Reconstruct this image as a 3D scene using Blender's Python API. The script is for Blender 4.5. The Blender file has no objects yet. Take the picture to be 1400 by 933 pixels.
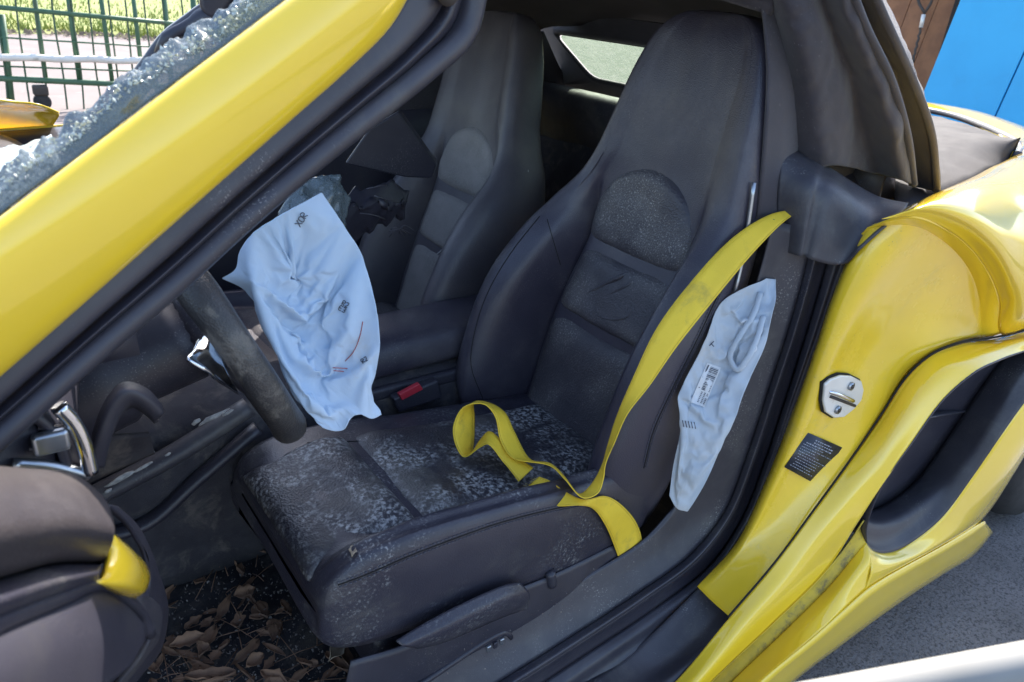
import bpy, bmesh, math, random
from mathutils import Vector, Matrix, noise
random.seed(7)
SC = bpy.context.scene
COL = SC.collection
V = Vector
# ------------------------------------------------------------------ camera
CAM = V((-0.96680, -1.36397, 1.26416))
YAW, PITCH, ROLL, FPX = 0.6666907, 0.4387933, 0.0921658, 1013.0
cf = V((math.sin(YAW)*math.cos(PITCH), math.cos(YAW)*math.cos(PITCH), -math.sin(PITCH)))
r0 = V((math.cos(YAW), -math.sin(YAW), 0)); u0 = r0.cross(cf)
cr = math.cos(ROLL)*r0 + math.sin(ROLL)*u0
cu = -math.sin(ROLL)*r0 + math.cos(ROLL)*u0
cam_d = bpy.data.cameras.new('camera'); cam = bpy.data.objects.new('camera', cam_d); COL.objects.link(cam)
cam.matrix_world = Matrix(((cr.x, cu.x, -cf.x, CAM.x), (cr.y, cu.y, -cf.y, CAM.y), (cr.z, cu.z, -cf.z, CAM.z), (0, 0, 0, 1)))
cam_d.sensor_width = 36; cam_d.lens = 36*FPX/1400; cam_d.clip_start = 0.02; cam_d.clip_end = 500
cam_d.dof.use_dof = True; cam_d.dof.focus_distance = 1.45; cam_d.dof.aperture_fstop = 9.0
SC.camera = cam
# ------------------------------------------------------------------ light
SUN_AZ, SUN_EL = math.radians(44), math.radians(42)       # azimuth from +X towards +Y
w = bpy.data.worlds.new('World'); SC.world = w; w.use_nodes = True
nt = w.node_tree; bg = nt.nodes['Background']
sky = nt.nodes.new('ShaderNodeTexSky'); sky.sky_type = 'NISHITA'; sky.sun_disc = False
sky.sun_elevation = SUN_EL; sky.sun_rotation = math.pi/2 - SUN_AZ
sky.dust_density = 2.0
nt.links.new(sky.outputs[0], bg.inputs[0]); bg.inputs[1].default_value = 0.15
sl = bpy.data.lights.new('sun', 'SUN'); sun = bpy.data.objects.new('sun', sl); COL.objects.link(sun)
sl.energy = 4.0; sl.angle = math.radians(0.5); sl.color = (1, .94, .85)
sd = V((math.cos(SUN_AZ)*math.cos(SUN_EL), math.sin(SUN_AZ)*math.cos(SUN_EL), math.sin(SUN_EL)))
sun.rotation_euler = sd.to_track_quat('Z', 'Y').to_euler(); sun.location = sd*20
SC.view_settings.view_transform = 'Standard'; SC.view_settings.look = 'None'
SC.view_settings.exposure = 1.8; SC.view_settings.gamma = 1
SC.cycles.max_bounces = 8; SC.cycles.transparent_max_bounces = 16
GZ = -0.15                                                  # ground level
# ------------------------------------------------------------------ helpers
def P(x, y, **k):
    """photo pixel -> point of the place on a car plane X / Y / Z, at a depth d, or on a plane pl=(point, normal)"""
    d = cf + cr*((x-700)/FPX) - cu*((y-466.5)/FPX)
    for a, i in (('X', 0), ('Y', 1), ('Z', 2)):
        if a in k: return CAM + d*((k[a]-CAM[i])/d[i])
    if 'pl' in k:
        p, n = k['pl']; return CAM + d*((p-CAM).dot(n)/d.dot(n))
    return CAM + d*k['d']
def cat(p0, p1, p2, p3, t):
    def tj(ti, a, b): return ti + max((b-a).length, 1e-6)**.5
    t0 = 0; t1 = tj(t0, p0, p1); t2 = tj(t1, p1, p2); t3 = tj(t2, p2, p3); t = t1+(t2-t1)*t
    A1 = p0*((t1-t)/(t1-t0))+p1*((t-t0)/(t1-t0)); A2 = p1*((t2-t)/(t2-t1))+p2*((t-t1)/(t2-t1)); A3 = p2*((t3-t)/(t3-t2))+p3*((t-t2)/(t3-t2))
    B1 = A1*((t2-t)/(t2-t0))+A2*((t-t0)/(t2-t0)); B2 = A2*((t3-t)/(t3-t1))+A3*((t-t1)/(t3-t1))
    return B1*((t2-t)/(t2-t1))+B2*((t-t1)/(t2-t1))
def crv(pts, n, closed=False, even=True):
    pts = [V(p) for p in pts]; m = len(pts)
    if m == 2 and not closed: return [pts[0].lerp(pts[1], i/(n-1)) for i in range(n)]
    seg = m if closed else m-1; S = 10; D = []
    for i in range(seg):
        if closed: q = [pts[(i+j-1) % m] for j in range(4)]
        else:
            q = [pts[i-1] if i > 0 else pts[0]*2-pts[1], pts[i], pts[i+1], pts[i+2] if i+2 < m else pts[-1]*2-pts[-2]]
        for k in range(S): D.append(cat(*q, k/S))
    D.append(pts[0].copy() if closed else pts[-1].copy())
    if not even:
        L = [i/(len(D)-1) for i in range(len(D))]
    else:
        L = [0]
        for a, b in zip(D, D[1:]): L.append(L[-1]+(b-a).length)
    out = []; j = 0; N = n if closed else n-1
    for i in range(n):
        s = L[-1]*i/N
        while j < len(L)-2 and L[j+1] < s: j += 1
        f = (s-L[j])/max(L[j+1]-L[j], 1e-9); out.append(D[j].lerp(D[j+1], min(max(f, 0), 1)))
    return out
def link(name, me, mat=None, parent=None, smooth=True, **props):
    o = bpy.data.objects.new(name, me); COL.objects.link(o)
    if mat: me.materials.append(mat)
    if smooth:
        for p in me.polygons: p.use_smooth = True
    if parent: attach(o, parent)
    for k, v in props.items(): o[k] = v
    return o
def world_loc(o):
    l = o.location.copy()
    return l + (world_loc(o.parent) + o.matrix_parent_inverse.translation if o.parent else V((0, 0, 0)))
def attach(o, parent):
    o.parent = parent; o.matrix_parent_inverse = Matrix.Translation(-world_loc(parent))
def mesh(verts, faces, name='m'):
    me = bpy.data.meshes.new(name); me.from_pydata([tuple(v) for v in verts], [], faces); me.update(); return me
def grid_faces(n, m, cn=False, cm=False):
    F = []
    for i in range(n if cn else n-1):
        for j in range(m if cm else m-1):
            F.append((i*m+j, i*m+(j+1) % m, ((i+1) % n)*m+(j+1) % m, ((i+1) % n)*m+j))
    return F
def fixn(o, toward=None):
    """consistent normals; open sheets turn towards a point"""
    bm = bmesh.new(); bm.from_mesh(o.data); bmesh.ops.recalc_face_normals(bm, faces=bm.faces)
    if toward is not None:
        s = sum((f.normal.dot((toward-f.calc_center_median()))*f.calc_area() for f in bm.faces))
        if s < 0: bmesh.ops.reverse_faces(bm, faces=bm.faces)
    bm.to_mesh(o.data); bm.free()
def solid(o, t, toward=CAM):
    fixn(o, toward); m = o.modifiers.new('thickness', 'SOLIDIFY'); m.thickness = t; m.offset = -1; m.use_even_offset = False
def bev(o, wd=.004, seg=2, ang=35):
    m = o.modifiers.new('bevel', 'BEVEL'); m.width = wd; m.segments = seg; m.limit_method = 'ANGLE'; m.angle_limit = math.radians(ang)
    for p in o.data.polygons: p.use_smooth = True
    n = o.modifiers.new('wn', 'WEIGHTED_NORMAL')
def loft(name, curves, n, m, mat, parent, thick=.004, disp=None, closed=False, even=True, **props):
    R = [crv(c, n, closed, even) for c in curves]
    cols = [crv([R[k][i] for k in range(len(R))], m, False, False) for i in range(n)]
    vs = []
    for i in range(n):
        for j in range(m):
            v = cols[i][j]
            if disp: v = v + disp(i/(n-1), j/(m-1), v)
            vs.append(v)
    o = link(name, mesh(vs, grid_faces(n, m, closed)), mat, parent, **props)
    if thick: solid(o, thick)
    return o
def coons(name, B, T, L, R, n, m, mat, parent, bulge=.0, edge=4, nrm=None, thick=.004, disp=None, **props):
    """patch from bottom, top, left, right boundary curves, raised by bulge along its normal"""
    b, t, l, r = crv(B, n), crv(T, n), crv(L, m), crv(R, m)
    vs = []
    c = (b[n//2]-t[n//2]).cross(l[m//2]-r[m//2]); c.normalize()
    nn = V(nrm).normalized() if nrm else (c if c.dot(CAM-b[n//2]) > 0 else -c)
    for i in range(n):
        u = i/(n-1)
        for j in range(m):
            v = j/(m-1)
            p = b[i]*(1-v)+t[i]*v+l[j]*(1-u)+r[j]*u-(b[0]*(1-u)*(1-v)+b[-1]*u*(1-v)+t[0]*(1-u)*v+t[-1]*u*v)
            h = bulge*((1-abs(2*u-1)**edge)*(1-abs(2*v-1)**edge) if edge else (math.sin(math.pi*u)*math.sin(math.pi*v))**2)
            p = p + nn*h
            if disp: p = p + disp(u, v, p)
            vs.append(p)
    o = link(name, mesh(vs, grid_faces(n, m)), mat, parent, **props)
    if thick: solid(o, thick)
    return o
def frames(pts, up=None):
    F = []; u = V(up) if up else V((0.13, .21, 1))
    for i, p in enumerate(pts):
        t = (pts[min(i+1, len(pts)-1)]-pts[max(i-1, 0)]).normalized()
        s = t.cross(u)
        if s.length < 1e-5: s = t.cross(V((1, 0, 0)))
        s.normalize(); b = s.cross(t).normalized()
        if not up: u = b
        F.append((t, s, b))
    return F
def tube_data(pts, rad, seg=10, sq=1.0, up=None, cap=True):
    F = frames(pts, up); vs = []; fs = []
    n = len(pts)
    for i, p in enumerate(pts):
        r = rad[i] if isinstance(rad, (list, tuple)) else (rad(i/(n-1)) if callable(rad) else rad)
        for k in range(seg):
            a = 2*math.pi*k/seg
            vs.append(p+F[i][1]*(math.cos(a)*r)+F[i][2]*(math.sin(a)*r*sq))
    fs = [(i*seg+k, i*seg+(k+1) % seg, (i+1)*seg+(k+1) % seg, (i+1)*seg+k) for i in range(n-1) for k in range(seg)]
    if cap: fs += [tuple(range(seg))[::-1], tuple(range((n-1)*seg, n*seg))]
    return vs, fs
def tube(name, pts, rad, mat, parent, n=None, seg=10, sq=1.0, up=None, disp=None, **props):
    pts = crv(pts, n) if n else [V(p) for p in pts]
    vs, fs = tube_data(pts, rad, seg, sq, up)
    if disp: vs = [v+disp(v) for v in vs]
    o = link(name, mesh(vs, fs), mat, parent, **props)
    return o
def multi(name, parts, mat, parent, **props):
    vs, fs = [], []
    for a, b in parts:
        k = len(vs); vs += a; fs += [tuple(i+k for i in f) for f in b]
    return link(name, mesh(vs, fs), mat, parent, **props)
def box(name, c, s, mat, parent, rot=None, b=.006, **props):
    R = rot if rot else Matrix.Identity(3)
    vs = [V(c)+R @ V((sx*s[0]/2, sy*s[1]/2, sz*s[2]/2)) for sx in (-1, 1) for sy in (-1, 1) for sz in (-1, 1)]
    fs = [(0, 1, 3, 2), (4, 6, 7, 5), (0, 4, 5, 1), (2, 3, 7, 6), (0, 2, 6, 4), (1, 5, 7, 3)]
    o = link(name, mesh(vs, fs), mat, parent, **props)
    fixn(o)
    if b: bev(o, b)
    return o
def prism(name, pts, ext, mat, parent, b=.003, smooth=True, **props):
    n = len(pts); e = V(ext)
    vs = [V(p) for p in pts]+[V(p)+e for p in pts]
    fs = [tuple(range(n)), tuple(range(n, 2*n))]+[(i, (i+1) % n, n+(i+1) % n, n+i) for i in range(n)]
    o = link(name, mesh(vs, fs), mat, parent, **props); fixn(o)
    if b: bev(o, b)
    return o
def ribbon(name, pairs, mat, parent, n=60, thick=.0016, edge=None, **props):
    a = crv([p[0] for p in pairs], n, False, False); b = crv([p[1] for p in pairs], n, False, False)
    vs = []
    for i in range(n):
        for j in range(5): vs.append(a[i].lerp(b[i], j/4))
    o = link(name, mesh(vs, grid_faces(n, 5)), mat, parent, **props)
    m = o.modifiers.new('thickness', 'SOLIDIFY'); m.thickness = thick; m.offset = 0
    if edge:
        for k in (.06, .94): tube('woven_edge', [p.lerp(q, k) for p, q in zip(a, b)], .0013, edge, o, seg=5)
    return o
def empty(name, loc, label, cat_, group=None, kind=None):
    o = bpy.data.objects.new(name, None); COL.objects.link(o); o.location = loc; o.empty_display_size = .1
    o['label'] = label; o['category'] = cat_
    if group: o['group'] = group
    return o
def fbm(p, s, o=3): return noise.fractal(V(p)*s, 1.0, 2.0, o)
# ------------------------------------------------------------------ materials
def mk(name, col, rough=.5, col2=None, nscale=8, bump=0, bscale=200, btype='noise', dirt=None, dscale=6, dlo=.55, dhi=.7,
       metal=0, coat=0, spec=.5, rvar=.1, dirt2=None, d2scale=120, d2lo=.62, d2hi=.68, d2det=3, d2mask=0, mlo=.42, mhi=.62, sheen=0, trans=0, bdist=.002):
    m = bpy.data.materials.new(name); m.use_nodes = True; nt = m.node_tree; N = nt.nodes; L = nt.links
    b = N['Principled BSDF']; tc = N.new('ShaderNodeTexCoord'); co = tc.outputs['Object']
    def nz(sc, det=6, rg=.6, dist=0):
        t = N.new('ShaderNodeTexNoise'); t.inputs['Scale'].default_value = sc; t.inputs['Detail'].default_value = det
        t.inputs['Roughness'].default_value = rg; t.inputs['Distortion'].default_value = dist; L.new(co, t.inputs['Vector']); return t.outputs['Fac']
    def ramp(s, lo, hi):
        t = N.new('ShaderNodeMapRange'); t.inputs['From Min'].default_value = lo; t.inputs['From Max'].default_value = hi; t.interpolation_type = 'SMOOTHSTEP'; L.new(s, t.inputs['Value']); return t.outputs['Result']
    def mix(f, a, c):
        t = N.new('ShaderNodeMix'); t.data_type = 'RGBA'; L.new(f, t.inputs['Factor'])
        for s, v in (('A', a), ('B', c)):
            sk = [i for i in t.inputs if i.name == s and i.type == 'RGBA'][0]
            if isinstance(v, tuple): sk.default_value = (*v, 1)
            else: L.new(v, sk)
        return [o for o in t.outputs if o.type == 'RGBA'][0]
    c = mix(ramp(nz(nscale), .35, .65), col, col2 if col2 else tuple(x*.82 for x in col))
    rf = None
    if dirt:
        f1 = ramp(nz(dscale, 10, .7, .4), dlo, dhi); c = mix(f1, c, dirt); rf = f1
    if dirt2:
        f2 = ramp(nz(d2scale, d2det, .6), d2lo, d2hi)
        if d2mask:
            mk_ = N.new('ShaderNodeMath'); mk_.operation = 'MULTIPLY'; L.new(f2, mk_.inputs[0]); L.new(ramp(nz(d2mask, 8, .65, .6), mlo, mhi), mk_.inputs[1]); f2 = mk_.outputs[0]; c = mix(f2, c, dirt2)
    L.new(c, b.inputs['Base Color'])
    mr = N.new('ShaderNodeMapRange'); mr.inputs['To Min'].default_value = max(rough-rvar, .02); mr.inputs['To Max'].default_value = min(rough+rvar, 1)
    L.new(nz(nscale*2.3), mr.inputs['Value']); ro = mr.outputs['Result']
    if rf:
        mm = N.new('ShaderNodeMath'); mm.operation = 'MAXIMUM'; m2 = N.new('ShaderNodeMath'); m2.operation = 'MULTIPLY'; m2.inputs[1].default_value = .9
        L.new(rf, m2.inputs[0]); L.new(ro, mm.inputs[0]); L.new(m2.outputs[0], mm.inputs[1]); ro = mm.outputs[0]
    L.new(ro, b.inputs['Roughness'])
    b.inputs['Metallic'].default_value = metal; b.inputs['Coat Weight'].default_value = coat; b.inputs['Coat Roughness'].default_value = .06
    b.inputs['Specular IOR Level'].default_value = spec; b.inputs['Sheen Weight'].default_value = sheen
    b.inputs['Transmission Weight'].default_value = trans
    if bump:
        bp = N.new('ShaderNodeBump'); bp.inputs['Strength'].default_value = bump; bp.inputs['Distance'].default_value = bdist
        if btype == 'leather':
            v = N.new('ShaderNodeTexVoronoi'); v.feature = 'SMOOTH_F1'; v.inputs['Scale'].default_value = bscale; L.new(co, v.inputs['Vector']); h = v.outputs['Distance']
        else: h = nz(bscale, 5)
        L.new(h, bp.inputs['Height']); L.new(bp.outputs[0], b.inputs['Normal'])
    return m
M = {}
DUST = (.30, .29, .27)
M['yellow'] = mk('yellow_paint', (.92, .625, .034), .18, (.89, .60, .032), 3, coat=1.0, dirt=(.72, .55, .12), dscale=7, dlo=.66, dhi=.95, dirt2=(.45, .36, .14), d2scale=520, d2lo=.64, d2hi=.72, d2mask=5, mlo=.5, mhi=.75)
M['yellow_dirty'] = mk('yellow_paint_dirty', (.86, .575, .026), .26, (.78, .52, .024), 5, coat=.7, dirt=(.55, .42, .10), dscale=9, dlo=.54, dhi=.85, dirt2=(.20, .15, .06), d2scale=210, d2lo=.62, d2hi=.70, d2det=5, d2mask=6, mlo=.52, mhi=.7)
M['groove'] = mk('groove_grime', (.66, .48, .05), .6, (.52, .38, .05), 30, dirt=(.22, .17, .07), dscale=30, dlo=.50, dhi=.68)
M['leather'] = mk('black_leather', (.033, .030, .046), .36, (.046, .041, .058), 4, bump=.3, bscale=520, btype='leather', dirt=(.105, .097, .10), dscale=4, dlo=.42, dhi=.85, dirt2=(.16, .15, .15), d2scale=330, d2lo=.56, d2hi=.68, d2mask=5, mlo=.5, mhi=.75)
M['leather_perf'] = mk('grained_leather', (.042, .038, .047), .48, (.060, .054, .061), 5, bump=.6, bscale=300, btype='leather', dirt=(.115, .105, .104), dscale=5, dlo=.40, dhi=.8, dirt2=(.30, .285, .27), d2scale=300, d2lo=.54, d2hi=.68, d2mask=5, mlo=.36, mhi=.66)
M['leather_far'] = mk('brightened_side_leather', (.062, .056, .066), .42, (.08, .072, .08), 4, bump=.3, bscale=520, btype='leather', dirt=(.12, .11, .105), dscale=4, dlo=.45, dhi=.8)  # passenger seat leather, colour lightened to stand in for light falling on it
M['leather_pale'] = mk('brightened_dusty_leather', (.18, .165, .155), .65, (.22, .20, .19), 5, bump=.6, bscale=300, btype='leather', dirt=(.13, .12, .11), dscale=5, dlo=.42, dhi=.75, dirt2=(.24, .23, .22), d2scale=300, d2lo=.52, d2hi=.68, d2mask=5)  # dusty panels, colour also lightened because the far seat lies in deep shade
M['leather_dusty'] = mk('mouldy_leather', (.026, .025, .034), .45, (.042, .039, .045), 6, bump=.5, bscale=300, btype='leather', dirt=(.115, .105, .092), dscale=6, dlo=.42, dhi=.72, dirt2=(.38, .38, .375), d2scale=130, d2lo=.42, d2hi=.66, d2det=12, d2mask=9, mlo=.42, mhi=.62)
M['leather_edge'] = mk('scuffed_leather', (.030, .028, .041), .33, (.042, .039, .052), 6, bump=.3, bscale=500, btype='leather', dirt=(.085, .08, .078), dscale=7, dlo=.52, dhi=.8, dirt2=(.24, .24, .24), d2scale=210, d2lo=.5, d2hi=.68, d2det=6, d2mask=8, mlo=.48, mhi=.68)
M['plastic'] = mk('black_plastic', (.026, .025, .036), .38, (.036, .034, .046), 7, bump=.2, bscale=700, dirt=(.06, .057, .058), dscale=7, dlo=.5, dhi=.85, dirt2=(.18, .17, .17), d2scale=420, d2lo=.58, d2hi=.7, d2mask=6, mlo=.5, mhi=.7)
M['plastic_dusty'] = mk('dusty_plastic', (.036, .034, .044), .46, (.050, .047, .057), 7, bump=.25, bscale=500, dirt=(.10, .096, .092), dscale=8, dlo=.46, dhi=.8, dirt2=(.34, .33, .31), d2scale=300, d2lo=.56, d2hi=.68, d2mask=7, mlo=.5, mhi=.74)
M['door_pad'] = mk('door_leather', (.040, .034, .037), .36, (.050, .042, .044), 6, bump=.2, bscale=520, btype='leather', dirt=(.09, .08, .08), dscale=6, dlo=.5, dhi=.8)
M['rubber'] = mk('rubber_seal', (.034, .033, .045), .42, (.046, .044, .056), 10, dirt=(.08, .077, .078), dscale=8, dlo=.48, dhi=.8, dirt2=(.25, .24, .24), d2scale=360, d2lo=.56, d2hi=.7, d2mask=7, mlo=.5, mhi=.7)
M['fabric'] = mk('soft_top_cloth', (.028, .023, .030), .72, (.039, .033, .041), 4, bump=.5, bscale=900, sheen=.2, dirt=(.08, .072, .076), dscale=6, dlo=.48, dhi=.85, dirt2=(.3, .28, .28), d2scale=260, d2lo=.66, d2hi=.72, d2mask=5)
M['well'] = mk('well_cover_cloth', (.022, .019, .021), .85, (.03, .026, .028), 6, bump=.3, bscale=700, dirt=(.05, .045, .045), dscale=6)
M['liner'] = mk('headliner_cloth', (.055, .048, .05), .95, (.065, .056, .058), 4, bump=.2, bscale=900)
M['carpet'] = mk('floor_carpet', (.028, .026, .033), .95, (.042, .039, .046), 20, bump=.8, bscale=500, dirt=(.11, .095, .085), dscale=14, dlo=.48, dhi=.7, dirt2=(.16, .14, .12), d2scale=160, d2lo=.62, d2hi=.7)
M['belt'] = mk('yellow_webbing', (.86, .59, .035), .6, (.78, .53, .03), 12, bump=.6, bscale=900, dirt=(.40, .28, .05), dscale=14, dlo=.52, dhi=.8)
M['belt_edge'] = mk('webbing_edge', (.66, .43, .025), .7, (.55, .36, .025), 60)
M['belt_fray'] = mk('frayed_webbing', (.45, .36, .12), .9, (.3, .22, .06), 80)
M['bag'] = mk('airbag_cloth', (.45, .58, .73), .85, (.52, .62, .73), 9, bump=.3, bscale=900, dirt=(.52, .52, .50), dscale=8, dlo=.52, dhi=.78, spec=.12)
M['bag_white'] = mk('side_airbag_cloth', (.44, .50, .57), .85, (.50, .54, .58), 9, bump=.3, bscale=900, dirt=(.50, .48, .45), dscale=8, dlo=.5, dhi=.75, spec=.12)
M['bag_print'] = mk('grey_print', (.10, .11, .14), .9)
M['red_print'] = mk('red_print', (.45, .12, .12), .9)
M['white_label'] = mk('white_label', (.72, .73, .75), .6)
M['chrome'] = mk('chrome', (.75, .76, .78), .12, metal=1, rvar=.06)
M['silver'] = mk('satin_silver', (.42, .44, .47), .32, metal=.9)
M['steel'] = mk('zinc_steel', (.74, .72, .67), .35, (.68, .66, .61), 20, metal=.25, dirt=(.4, .35, .25), dscale=30, dlo=.6, dhi=.8)
M['red'] = mk('red_plastic', (.50, .03, .05), .4)
M['sticker'] = mk('black_sticker', (.022, .024, .034), .3, (.035, .037, .047), 20)
M['gap'] = mk('panel_gap', (.012, .011, .01), .9)
M['tread'] = mk('tyre_rubber', (.022, .021, .021), .85, (.032, .03, .03), 20, bump=.3, bscale=200)
M['rim_dirty'] = mk('mouldy_rim_leather', (.036, .035, .037), .42, (.06, .055, .052), 9, bump=.35, bscale=400, btype='leather', dirt=(.16, .145, .125), dscale=18, dlo=.50, dhi=.68, dirt2=(.5, .49, .46), d2scale=110, d2lo=.67, d2hi=.74)
M['asphalt'] = mk('asphalt', (.17, .155, .15), .9, (.22, .20, .195), 5, bump=1.0, bscale=120, dirt=(.085, .078, .078), dscale=150, dlo=.50, dhi=.58, dirt2=(.50, .47, .45), d2scale=130, d2lo=.60, d2hi=.66, d2det=2, bdist=.006)
M['paving'] = mk('pale_paving', (.175, .142, .138), .9, (.145, .12, .116), 1.5, bump=.3, bscale=20, dirt=(.28, .24, .22), dscale=3, dlo=.55, dhi=.75)
M['soil'] = mk('dry_soil', (.13, .10, .075), .95, (.20, .16, .11), 9, bump=.6, bscale=30)
M['grass'] = mk('grass_blade', (.17, .22, .035), .8, (.26, .28, .07), 2)
M['turf'] = mk('turf', (.15, .19, .04), .95, (.24, .26, .08), 3, bump=.5, bscale=30)
M['green_metal'] = mk('green_paint', (.04, .105, .055), .5, (.06, .13, .07), 9, dirt=(.10, .09, .06), dscale=12, dlo=.55, dhi=.7)
M['green_wire'] = mk('green_wire', (.03, .085, .05), .55, (.06, .09, .05), 20)
M['white_paint'] = mk('white_paint', (.70, .68, .62), .5, (.6, .58, .53), 4, dirt=(.4, .38, .33), dscale=9)
M['blue'] = mk('blue_paint', (.03, .38, .72), .45, (.035, .41, .76), 2, dirt=(.03, .33, .64), dscale=3, dlo=.5, dhi=.9)
M['wood'] = mk('brown_wood', (.26, .115, .05), .6, (.19, .08, .035), 7, bump=.3, bscale=40)
M['dark_iron'] = mk('dark_iron', (.05, .04, .035), .6)
M['leaf'] = mk('dry_leaf', (.26, .145, .085), .8, (.13, .075, .05), 12, bump=.3, bscale=200)
M['leaf_pale'] = mk('pale_leaf', (.33, .25, .17), .8, (.42, .34, .25), 40)
M['grit'] = mk('grit', (.13, .11, .10), .9, (.26, .23, .20), 60)
M['scuff'] = mk('white_scuff', (.42, .42, .42), .8, (.25, .25, .25), 90)
M['thread'] = mk('stitch_thread', (.075, .075, .095), .7)
def glass_mat(name, col, rough, op, crack=0):
    m = bpy.data.materials.new(name); m.use_nodes = True; nt = m.node_tree; N = nt.nodes; L = nt.links
    b = N['Principled BSDF']; b.inputs['Base Color'].default_value = (*col, 1); b.inputs['Roughness'].default_value = rough
    b.inputs['Specular IOR Level'].default_value = .8
    tc = N.new('ShaderNodeTexCoord')
    v = N.new('ShaderNodeTexVoronoi'); v.feature = 'DISTANCE_TO_EDGE'; v.inputs['Scale'].default_value = crack if crack else 40; L.new(tc.outputs['Object'], v.inputs['Vector'])
    mr = N.new('ShaderNodeMapRange'); mr.inputs['From Max'].default_value = .07; mr.inputs['To Min'].default_value = .95; mr.inputs['To Max'].default_value = op
    L.new(v.outputs['Distance'], mr.inputs['Value']); L.new(mr.outputs['Result'], b.inputs['Alpha'])
    v2 = N.new('ShaderNodeTexVoronoi'); v2.inputs['Scale'].default_value = crack if crack else 40; L.new(tc.outputs['Object'], v2.inputs['Vector'])
    bp = N.new('ShaderNodeBump'); bp.inputs['Strength'].default_value = .9; bp.inputs['Distance'].default_value = .004; L.new(v2.outputs['Color'], bp.inputs['Height']); L.new(bp.outputs[0], b.inputs['Normal'])
    return m
M['glass_break'] = glass_mat('shattered_glass', (.13, .165, .18), .12, .7, 230)
M['glass_milky'] = glass_mat('milky_shattered_glass', (.50, .56, .54), .2, .8, 120)
M['rail'] = mk('rail_paint', (.24, .235, .22), .7, (.20, .195, .18), 4)
def window_mat():
    m = bpy.data.materials.new('scratched_window'); m.use_nodes = True; nt = m.node_tree; N = nt.nodes; L = nt.links
    b = N['Principled BSDF']; b.inputs['Roughness'].default_value = .25
    tc = N.new('ShaderNodeTexCoord'); mp = N.new('ShaderNodeMapping'); mp.inputs['Scale'].default_value = (8, 8, 26); mp.inputs['Rotation'].default_value = (.35, 0, 0); L.new(tc.outputs['Object'], mp.inputs[0])
    t = N.new('ShaderNodeTexNoise'); t.inputs['Scale'].default_value = 1.6; t.inputs['Detail'].default_value = 9; t.inputs['Roughness'].default_value = .7; t.inputs['Distortion'].default_value = 1.5; L.new(mp.outputs[0], t.inputs['Vector'])
    mr = N.new('ShaderNodeMapRange'); mr.inputs['From Min'].default_value = .35; mr.inputs['From Max'].default_value = .7; mr.inputs['To Min'].default_value = .25; mr.inputs['To Max'].default_value = .92
    L.new(t.outputs['Fac'], mr.inputs['Value']); L.new(mr.outputs[0], b.inputs['Alpha'])
    b.inputs['Base Color'].default_value = (.17, .21, .165, 1)
    b.inputs['Transmission Weight'].default_value = 0
    # dusty pane: light passes diffusely through the dirt film
    tr = N.new('ShaderNodeBsdfTranslucent'); tr.inputs[0].default_value = (.13, .17, .125, 1)
    ms = N.new('ShaderNodeMixShader'); ms.inputs[0].default_value = .55
    tp = N.new('ShaderNodeBsdfTransparent'); tp.inputs[0].default_value = (.52, .62, .52, 1)
    ms2 = N.new('ShaderNodeMixShader')
    b.inputs['Alpha'].default_value = 1
    for l in list(b.inputs['Alpha'].links): L.remove(l)
    L.new(b.outputs[0], ms.inputs[1]); L.new(tr.outputs[0], ms.inputs[2])
    L.new(mr.outputs[0], ms2.inputs[0]); L.new(tp.outputs[0], ms2.inputs[1]); L.new(ms.outputs[0], ms2.inputs[2])
    L.new(ms2.outputs[0], N['Material Output'].inputs['Surface'])
    return m
M['rear_glass'] = window_mat()
# ------------------------------------------------------------------ setting
def sheet(name, x0, x1, y0, y1, z, mat, n=2, m=2, amp=0, **props):
    vs = [V((x0+(x1-x0)*i/(n-1), y0+(y1-y0)*j/(m-1), z)) for i in range(n) for j in range(m)]
    if amp: vs = [v+V((0, 0, amp*fbm(v, .8))) for v in vs]
    return link(name, mesh(vs, grid_faces(n, m)), mat, None, smooth=False, **props)
g = sheet('asphalt_ground', -120, 120, -60, 160, GZ, M['asphalt'], kind='structure')
pv = sheet('pavement', -40, 5.2, 5.2, 40, GZ+.004, M['paving'], kind='structure')
# grass bank behind the pavement
bank = []
for i in range(41):
    for j in range(15):
        x = -40+i*1.25; y = 15.2+.9*fbm(V((x, 0, 0)), .3)+j*1.6; bank.append(V((x, y, GZ+(.0 if j == 0 else .06+.05*j)+.05*fbm(V((x, y, 0)), .7))))
tf = link('grass_verge', mesh(bank, grid_faces(41, 15)), M['turf'], None, kind='structure')
vs, fs = [], []
for k in range(16000):
    x = random.uniform(-9, 9); j = random.random()**1.6; y = 15.3+.9*fbm(V((x, 0, 0)), .3)+j*14
    z = GZ+.05+.05*(y-15.2)/1.6*.9; a = random.uniform(0, 6.3); h = random.uniform(.06, .17); wv = V((math.cos(a), math.sin(a), 0))*.022
    b0 = V((x, y, z-.03)); k0 = len(vs); vs += [b0-wv, b0+wv, b0+V((random.uniform(-.06, .06), random.uniform(-.06, .06), h))]; fs.append((k0, k0+1, k0+2))
link('grass', mesh(vs, fs), M['grass'], None, smooth=False, kind='stuff', label='sunlit yellowish green grass behind the wire cart', category='grass')
vs, fs = [], []
for k in range(1500):
    x = random.uniform(-8, 8); y = 15.0+.9*fbm(V((x, 0, 0)), .3)+random.gauss(0, .28); s = random.uniform(.02, .07)
    c = V((x, y, GZ+.01+s*.3)); k0 = len(vs)
    for q in ((1, 0, 0), (-.5, .8, 0), (-.5, -.8, 0), (0, 0, 1)): vs.append(c+V(q)*s*random.uniform(.6, 1.2))
    fs += [(k0, k0+1, k0+3), (k0+1, k0+2, k0+3), (k0+2, k0, k0+3)]
link('soil_edge', mesh(vs, fs), M['soil'], None, smooth=False, kind='stuff', label='dark crumbled soil along the edge of the grass', category='soil')
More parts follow.
